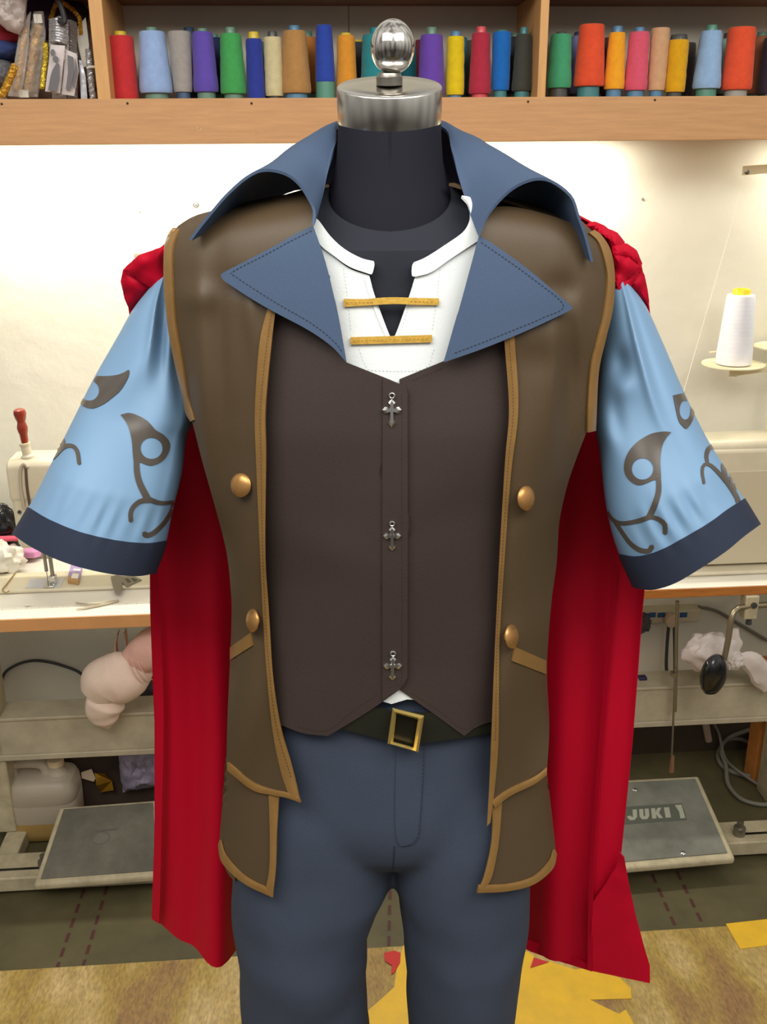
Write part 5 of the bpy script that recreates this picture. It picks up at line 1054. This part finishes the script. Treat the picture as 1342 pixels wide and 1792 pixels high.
# ------------------------------------------------------------------ long coat vest
CV = thing('long_vest', (XA, YA, .82), 'long sleeveless olive brown vest with bronze piping and four bronze buttons', 'vest')
def cw(x, y):     # soft vertical drape
    return 1.7*_cw(x, y)
def _cw(x, y):
    g = lambda x0, y0, sx, sy, t=0.: np.exp(-((x-x0-(y-y0)*t)/sx)**2-((y-y0)/sy)**2)
    return (.0022*np.sin((x-300)*.055+y*.006)*np.clip((y-520)/200, 0, 1)+.0042*g(968, 650, 14, 130, -.03)-.0035*g(1000, 640, 12, 110, -.05)-.0038*g(386, 640, 14, 150, .02)+.003*g(352, 600, 14, 130, .03)
            +.0018*g(925, 586, 55, 30, .0)-.0015*g(945, 632, 45, 34)+.003*g(350, 520, 30, 25)-.003*g(430, 500, 40, 22, .3)+.003*g(440, 560, 12, 60, .1)+.0025*np.sin(y*.021+x*.03)*np.clip((y-900)/200, 0, 1)
            -.004*g(980, 505, 30, 25)+.003*g(1010, 560, 12, 60))
def co(o): return S(lambda x, y: cw(x, y)+o)
ML = O([(556, 332), (470, 345), (400, 362), (345, 376), (316, 392), (306, 402)], [(306, 402), (298, 440), (299, 491), (303, 565), (314, 632), (330, 722)], [(330, 722), (338, 745), (354, 808), (377, 890), (396, 965), (404, 1037), (405, 1084), (401, 1187), (398, 1257), (396, 1340)], [(396, 1340), (440, 1370), (472, 1382), (520, 1400)], [(520, 1400), (500, 1337), (484, 1270), (470, 1150), (461, 993), (458, 808), (457, 715), (468, 600), (474, 540)], [(474, 540), (500, 480), (540, 430), (556, 332)])
cl = put('front_panel', panel(ML, co(.001), step=11), COAT, CV, solid=.0025)
MR = O([(856, 362), (900, 362), (960, 376), (1015, 396), (1040, 406), (1056, 424)], [(1056, 424), (1064, 461), (1067, 498), (1060, 554), (1048, 599), (1038, 640), (1033, 690), (1029, 752)], [(1029, 752), (1026, 757), (1008, 804), (992, 852), (979, 912), (974, 985), (966, 1043), (960, 1110), (957, 1177), (961, 1270), (957, 1350)], [(957, 1350), (934, 1366), (893, 1386), (858, 1412)], [(858, 1412), (862, 1300), (866, 1150), (875, 993), (888, 831), (898, 715), (892, 600), (888, 560)], [(888, 560), (866, 480), (843, 420), (845, 392), (856, 362)])
put('front_panel', panel(MR, co(.001), step=11), COAT, CV, solid=.0025)
SLf = O([(396, 1325), (440, 1355), (478, 1380)], [(478, 1380), (484, 1464), (482, 1520), (476, 1560)], [(476, 1560), (426, 1538), (392, 1508), (383, 1480)], [(383, 1480), (387, 1430), (394, 1340), (396, 1325)])
put('skirt_panel', panel(SLf, S(lambda x, y: -.0075+.0125*np.clip((y-1390)/160, 0, 1)), step=10), COAT, CV, solid=.0025)
SRt = O([(955, 1330), (900, 1375), (862, 1400)], [(862, 1400), (861, 1473), (848, 1533), (840, 1552)], [(840, 1552), (888, 1550), (934, 1538), (964, 1514), (973, 1496)], [(973, 1496), (967, 1436), (957, 1353), (955, 1330)])
put('skirt_panel', panel(SRt, S(lambda x, y: -.0075+.0125*np.clip((y-1390)/160, 0, 1)), step=10), COAT, CV, solid=.0025)
put('back_panel', back(-.0095, .897, 1.765, 62, 298, 60, 44), COAT, CV, solid=.0025)
for s_ in (0, 1):
    z1_ = 1.745
# shoulder caps joining front and back
def strip(A, B_, surf, m=BRONZE, name='piping', th=.0028, par=CV):
    n = 90; a, b = resamp(cr(A, 8), n), resamp(cr(B_, 8), n); K = 5
    prof = np.array([0, .35, .5, .35, 0])*.0022
    G = np.stack([a*(1-t)+b*t for t in np.linspace(0, 1, K)], 1); P = surf(G[..., 0].ravel(), G[..., 1].ravel()).reshape(n, K, 3)
    d = CC-P; d /= np.linalg.norm(d, axis=-1)[..., None]; P = P+d*prof[None, :, None]
    mb = MB().loft([[tuple(p) for p in row] for row in P], close=False)
    s = (b[n//2]-a[n//2]); t = a[n//2+1]-a[n//2]
    if s[0]*t[1]-s[1]*t[0] > 0: mb.f = [q[::-1] for q in mb.f]
    return put(name, mb, m, par, solid=th)
strip([(482, 544), (475, 600), (464, 715), (465, 799), (464.5, 970), (470, 1062), (477, 1177), (491, 1275), (507, 1335), (526, 1405)], [(468, 540), (454, 600), (446, 715), (448, 808), (456, 993), (463, 1131), (475, 1265), (490, 1345), (506, 1394)], co(.0035))
strip([(526, 1405), (500, 1396), (472, 1391), (440, 1382), (397, 1348)], [(522, 1393), (500, 1386), (472, 1380), (440, 1368), (397, 1334)], co(.0035))
strip([(488, 1394), (484, 1464), (482.5, 1520), (477, 1571)], [(470, 1392), (472, 1464), (471, 1520), (464, 1560)], S(lambda x, y: -.0042+.0125*np.clip((y-1390)/160, 0, 1)))
strip([(477, 1571), (426, 1546), (389, 1511), (381, 1480)], [(474, 1557), (428, 1533), (394, 1498), (384, 1470)], S(lambda x, y: -.0042+.0125*np.clip((y-1390)/160, 0, 1)))
strip([(882, 590), (890.5, 715), (883.6, 808), (874, 970), (867, 1108), (863, 1200), (858, 1335), (852, 1446)], [(900, 585), (907, 715), (894, 831), (882, 993), (874, 1131), (872, 1300), (864, 1395), (858, 1440)], co(.0035))
strip([(866, 1414), (893, 1393), (934, 1373), (957, 1356)], [(860, 1402), (893, 1380), (934, 1360), (957, 1343)], co(.0035))
strip([(862, 1406), (860, 1473), (847, 1533), (835, 1560)], [(879, 1400), (873, 1473), (862, 1530), (852, 1552)], S(lambda x, y: -.0042+.0125*np.clip((y-1390)/160, 0, 1)))
strip([(835, 1563), (888, 1560), (934, 1548), (967, 1521), (975, 1495)], [(838, 1549), (888, 1547), (934, 1534), (962, 1508), (971, 1486)], S(lambda x, y: -.0042+.0125*np.clip((y-1390)/160, 0, 1)))
strip([(303, 398), (294, 410), (286.5, 439), (287, 509), (295, 584), (306, 640), (319, 696), (324, 722), (333, 738)], [(314, 400), (307, 412), (300.6, 439), (301, 491), (306, 565), (317, 632), (326, 690), (331, 712), (338, 735)], co(.0035))
strip([(1040, 402), (1053, 412), (1069, 439), (1076, 483), (1073, 539), (1060, 595), (1048, 651), (1044, 730), (1043, 754)], [(1031, 407), (1048, 424), (1060, 461), (1064, 498), (1057, 554), (1045, 599), (1035, 640), (1030, 700), (1029, 757)], co(.0035))
for pts in ([(475, 545), (462, 640), (455, 720), (456, 800), (460, 980), (467, 1120), (482, 1265), (510, 1365)], [(891, 592), (898, 715), (889, 815), (878, 985), (870, 1110), (867, 1300)]):
    put('piping_stitching', dashes(pts, co(.0064), 3.5, 2.6, 1.), BTHREAD, CV, smooth=False)
put('pocket_welt', panel([(402, 1133), (438, 1107), (441, 1130), (402, 1155)], co(.0028), step=6), BRONZE, CV, solid=.002)
put('pocket_welt', panel([(900.5, 1132), (956, 1156), (956, 1180), (896.5, 1157)], co(.0028), step=6), BRONZE, CV, solid=.002)
def button(px, py, r, yaw):
    fr_ = frame(px, py, 0, co(.003)); s = fr_[4]*r; o, ex, ey, n, sc = fr_; ex = np.array([1., 0, 0]); view = (CC-o)/np.linalg.norm(CC-o); n0 = view-ex*(view@ex); n0 /= np.linalg.norm(n0)
    a = math.radians(yaw); n = n0*math.cos(a)+ex*math.sin(a); ey = np.cross(n, np.cross(np.array([0, 0, 1.]), n)); ey /= np.linalg.norm(ey); ex = np.cross(ey, n)
    put('button', inframe(MB().lathe([(.35, -.45), (.4, -.1), (.8, 0), (1., .06), (.99, .14), (.86, .26), (.6, .36), (.3, .42), (0, .44)], n=32).map(lambda v: v*s), (o+n0*s*.25, ex, ey, n, sc)), BTN, CV)
button(423, 849, 21, -24); button(444, 1086, 20.5, -52); button(918.5, 872, 21.5, 38); button(893, 1114, 21, 50)
# ------------------------------------------------------------------ cape
CP = thing('cape', (XA, 1.25, .6), 'long red cape hanging behind the long vest', 'cape')
# rows: y fraction -> plan curves (px, Y) at height z
rowsC = [
 (1.728, [(420, 1.190), (500, 1.215), (600, 1.228), (690, 1.235), (780, 1.228), (900, 1.205), (1010, 1.150)]),
 (1.705, [(300, 1.150), (380, 1.215), (500, 1.245), (690, 1.250), (880, 1.245), (1010, 1.215), (1078, 1.150)]),
 (1.685, [(262, 1.155), (340, 1.225), (500, 1.255), (690, 1.26), (880, 1.255), (1030, 1.225), (1106, 1.160)]),
 (1.668, [(217, 1.165), (300, 1.235), (500, 1.26), (690, 1.265), (880, 1.26), (1040, 1.235), (1122, 1.170)]),
 (1.615, [(226, 1.21), (320, 1.255), (500, 1.275), (690, 1.285), (880, 1.275), (1040, 1.255), (1136, 1.20)]),
 (1.50, [(250, 1.235), (330, 1.265), (500, 1.295), (690, 1.31), (880, 1.295), (1040, 1.265), (1146, 1.225)]),
 (1.35, [(262, 1.235), (330, 1.25), (440, 1.26), (690, 1.35), (900, 1.26), (1050, 1.25), (1142, 1.225)]),
 (1.20, [(263, 1.24), (330, 1.235), (430, 1.24), (690, 1.40), (915, 1.24), (1045, 1.235), (1124, 1.215)]),
 (1.00, [(271, 1.25), (340, 1.235), (420, 1.23), (690, 1.44), (920, 1.235), (1040, 1.215), (1107, 1.20)]),
 (.80, [(271, 1.265), (340, 1.235), (415, 1.215), (690, 1.475), (915, 1.235), (1036, 1.20), (1086, 1.185)]),
 (.604, [(266, 1.285), (330, 1.237), (400, 1.200), (560, 1.40), (690, 1.50), (800, 1.42), (905, 1.235), (1035, 1.180), (1080, 1.168)])]
ZC = np.array([r[0] for r in rowsC])
NS = 121; PXg = []; YYg = []
for z, pl in rowsC:
    q = resamp(cr([(x/600., Y) for x, Y in pl], 8), NS); PXg.append(q[:, 0]*600); YYg.append(q[:, 1])
PXg, YYg = np.array(PXg), np.array(YYg); zz_ = np.r_[np.linspace(1.728, 1.6, 16), np.linspace(1.585, .604, 60)]
rows = []
for z in zz_:
    px_ = np.array([np.interp(-z, -ZC, PXg[:, j]) for j in range(NS)]); Y_ = np.array([np.interp(-z, -ZC, YYg[:, j]) for j in range(NS)])
    u = np.linspace(0, 1, NS); fa_ = np.clip((1.65-z)/.6, 0, 1); Y_ = Y_+.010*fa_*np.sin(u*2*math.pi*6.2+.6)*np.sin(math.pi*u)**.5+.006*fa_*np.sin(u*2*math.pi*11+z*2)
    rows.append([(solveX(px_[j], Y_[j], z), Y_[j], z) for j in range(NS)])
put('cape_body', MB().loft(rows, close=False), REDC, CP, solid=.0022, soff=0)
def cpanel(pts, name, th=.002, m=REDC):   # pts: outline with depth per vertex (px,py,Y)
    P = np.array(pts, float); V, T = trimesh([(x, y) for x, y, _ in pts], step=14 if name != 'shoulder_fold' else 4)
    w = 1/((V[:, None, 0]-P[None, :, 0])**2+(V[:, None, 1]-P[None, :, 1])**2+30)**1.2; Yv = (w*P[None, :, 2]).sum(1)/w.sum(1)
    if name == 'shoulder_fold':
        dd = np.min([np.hypot(V[:, 0]-x, V[:, 1]-y) for x, y in resamp([(a, b) for a, b, _ in pts]+[pts[0][:2]], 120)], axis=0); Yv = Yv-.010*np.sqrt(np.clip(dd/14, 0, 1))
    return put(name, MB().add(atY(V[:, 0], V[:, 1], Yv), T), m, CP, solid=th, soff=0)
# turned edge bands, seam tape and the flared hem gusset
def vband(pl, pr, name):  # polylines (px,py,Y)
    A, B_ = resamp(cr(pl, 8), 50), resamp(cr(pr, 8), 50); r = [[tuple(atY(np.array([a[0]*(1-t)+b[0]*t]), np.array([a[1]*(1-t)+b[1]*t]), a[2]*(1-t)+b[2]*t)[0]) for t in np.linspace(0, 1, 4)] for a, b in zip(A, B_)]
    return put(name, MB().loft(r, close=False), REDC, CP, solid=.0016, soff=0)
vband([(262, 1000, 1.222), (266, 1080, 1.224), (273, 1250, 1.232), (271, 1420, 1.245), (268, 1560, 1.262), (266, 1608, 1.27)], [(276, 1000, 1.228), (280, 1080, 1.228), (287, 1250, 1.230), (284, 1420, 1.240), (281, 1560, 1.252), (279, 1616, 1.26)], 'turned_edge')
vband([(1072, 985, 1.212), (1062, 1120, 1.208), (1048, 1300, 1.200), (1036, 1450, 1.190), (1030, 1560, 1.180), (1028, 1697, 1.168)], [(1080, 990, 1.208), (1071, 1120, 1.204), (1056, 1300, 1.196), (1043, 1450, 1.186), (1038, 1560, 1.176), (1038, 1699, 1.164)], 'seam_band')
cpanel([(1083, 1490, 1.176), (1092, 1500, 1.172), (1100, 1545, 1.168), (1112, 1600, 1.165), (1128, 1660, 1.160), (1137, 1690, 1.158), (1137, 1720, 1.156), (1090, 1710, 1.162), (1038, 1699, 1.166), (1034, 1640, 1.17), (1036, 1580, 1.175), (1060, 1545, 1.178), (1078, 1515, 1.178)], 'hem_gusset')
cpanel([(905, 1640, 1.225), (970, 1660, 1.2), (1036, 1690, 1.175), (1036, 1699, 1.174), (970, 1679, 1.195), (930, 1665, 1.215), (903, 1651, 1.228)], 'hem_fold', .003)
# shoulder folds
cpanel([(290, 432, 1.108), (245, 447, 1.125), (217, 472, 1.14), (240, 487, 1.138), (262, 500, 1.132), (292, 520, 1.115)], 'shoulder_fold', .003)
cpanel([(217, 472, 1.142), (213, 492, 1.15), (219, 520, 1.16), (229, 546, 1.17), (262, 503, 1.15), (240, 488, 1.143)], 'shoulder_fold', .003)
for k, pts in enumerate(([(1024, 393, 1.12), (1040, 390, 1.125), (1056, 397, 1.13), (1064, 404, 1.13), (1074, 430, 1.115), (1060, 415, 1.10)], [(1060, 401, 1.128), (1078, 409, 1.13), (1090, 424, 1.132), (1092, 432, 1.13), (1076, 440, 1.11), (1068, 424, 1.11)], [(1072, 432, 1.112), (1095, 428, 1.13), (1112, 440, 1.135), (1121, 462, 1.14), (1118, 470, 1.13), (1098, 450, 1.122), (1075, 448, 1.105)], [(1076, 448, 1.105), (1098, 452, 1.12), (1118, 468, 1.13), (1100, 486, 1.125), (1078, 502, 1.108)], [(1078, 500, 1.112), (1118, 470, 1.132), (1106, 495, 1.132), (1078, 520, 1.115)], [(1118, 466, 1.135), (1125, 482, 1.145), (1130, 505, 1.15), (1134, 532, 1.155), (1120, 520, 1.15), (1104, 497, 1.137)])):
    cpanel(pts, 'shoulder_fold', .004)
# ------------------------------------------------------------------ light
w = bpy.data.worlds.new('world'); SC.world = w; w.use_nodes = True; N = w.node_tree.nodes; Lk = w.node_tree.links; bg = N['Background']
tc = N.new('ShaderNodeTexCoord'); sp = N.new('ShaderNodeSeparateXYZ'); rp_ = N.new('ShaderNodeValToRGB'); mr = N.new('ShaderNodeMapRange'); mr.inputs[1].default_value = -1; mr.inputs[2].default_value = 1
Lk.new(tc.outputs['Generated'], sp.inputs[0]); Lk.new(sp.outputs['Z'], mr.inputs[0]); Lk.new(mr.outputs[0], rp_.inputs[0])
e = rp_.color_ramp.elements; e[0].position = .38; e[0].color = (.10, .09, .075, 1); e[1].position = .66; e[1].color = (.62, .60, .56, 1)
mp = N.new('ShaderNodeMapping'); mp.inputs['Scale'].default_value = (1, 1, .25); Lk.new(tc.outputs['Generated'], mp.inputs[0])
nz = N.new('ShaderNodeTexNoise'); nz.inputs['Scale'].default_value = 3.2; nz.inputs['Detail'].default_value = 1; Lk.new(mp.outputs[0], nz.inputs[0])
nr = N.new('ShaderNodeMapRange'); nr.inputs[1].default_value = .38; nr.inputs[2].default_value = .64; nr.inputs[3].default_value = .45; nr.inputs[4].default_value = 1.5; Lk.new(nz.outputs['Fac'], nr.inputs[0])
mx = N.new('ShaderNodeMix'); mx.data_type = 'RGBA'; mx.blend_type = 'MULTIPLY'; mx.inputs[0].default_value = 1; Lk.new(rp_.outputs[0], mx.inputs[6]); Lk.new(nr.outputs[0], mx.inputs[7])
Lk.new(mx.outputs[2], bg.inputs[0]); bg.inputs[1].default_value = WORLD_E
def area(name, loc, to, sx, sy, e, col=(1, .96, .9)):
    l = bpy.data.lights.new(name, 'AREA'); l.shape = 'RECTANGLE'; l.size = sx; l.size_y = sy; l.energy = e; l.color = col
    o = bpy.data.objects.new(name, l); COL.objects.link(o); o.location = loc; o.rotation_euler = (Vector(to)-Vector(loc)).to_track_quat('-Z', 'Y').to_euler(); return o
area('ceiling_lamp', (-.75, -.1, 2.85), (-.1, 1.0, 1.3), 1.6, .8, LAMP_E)
area('ceiling_lamp', (.95, -.1, 2.85), (.1, 1.0, 1.3), 1.6, .8, LAMP_E*.85)
SC.view_settings.view_transform = 'Standard'; SC.view_settings.look = 'None'; SC.view_settings.gamma = 1; SC.view_settings.use_curve_mapping = False
SC.view_settings.exposure = EXPO
SC.cycles.max_bounces = 6; SC.cycles.use_denoising = True
SC.cycles.sample_clamp_indirect = 6
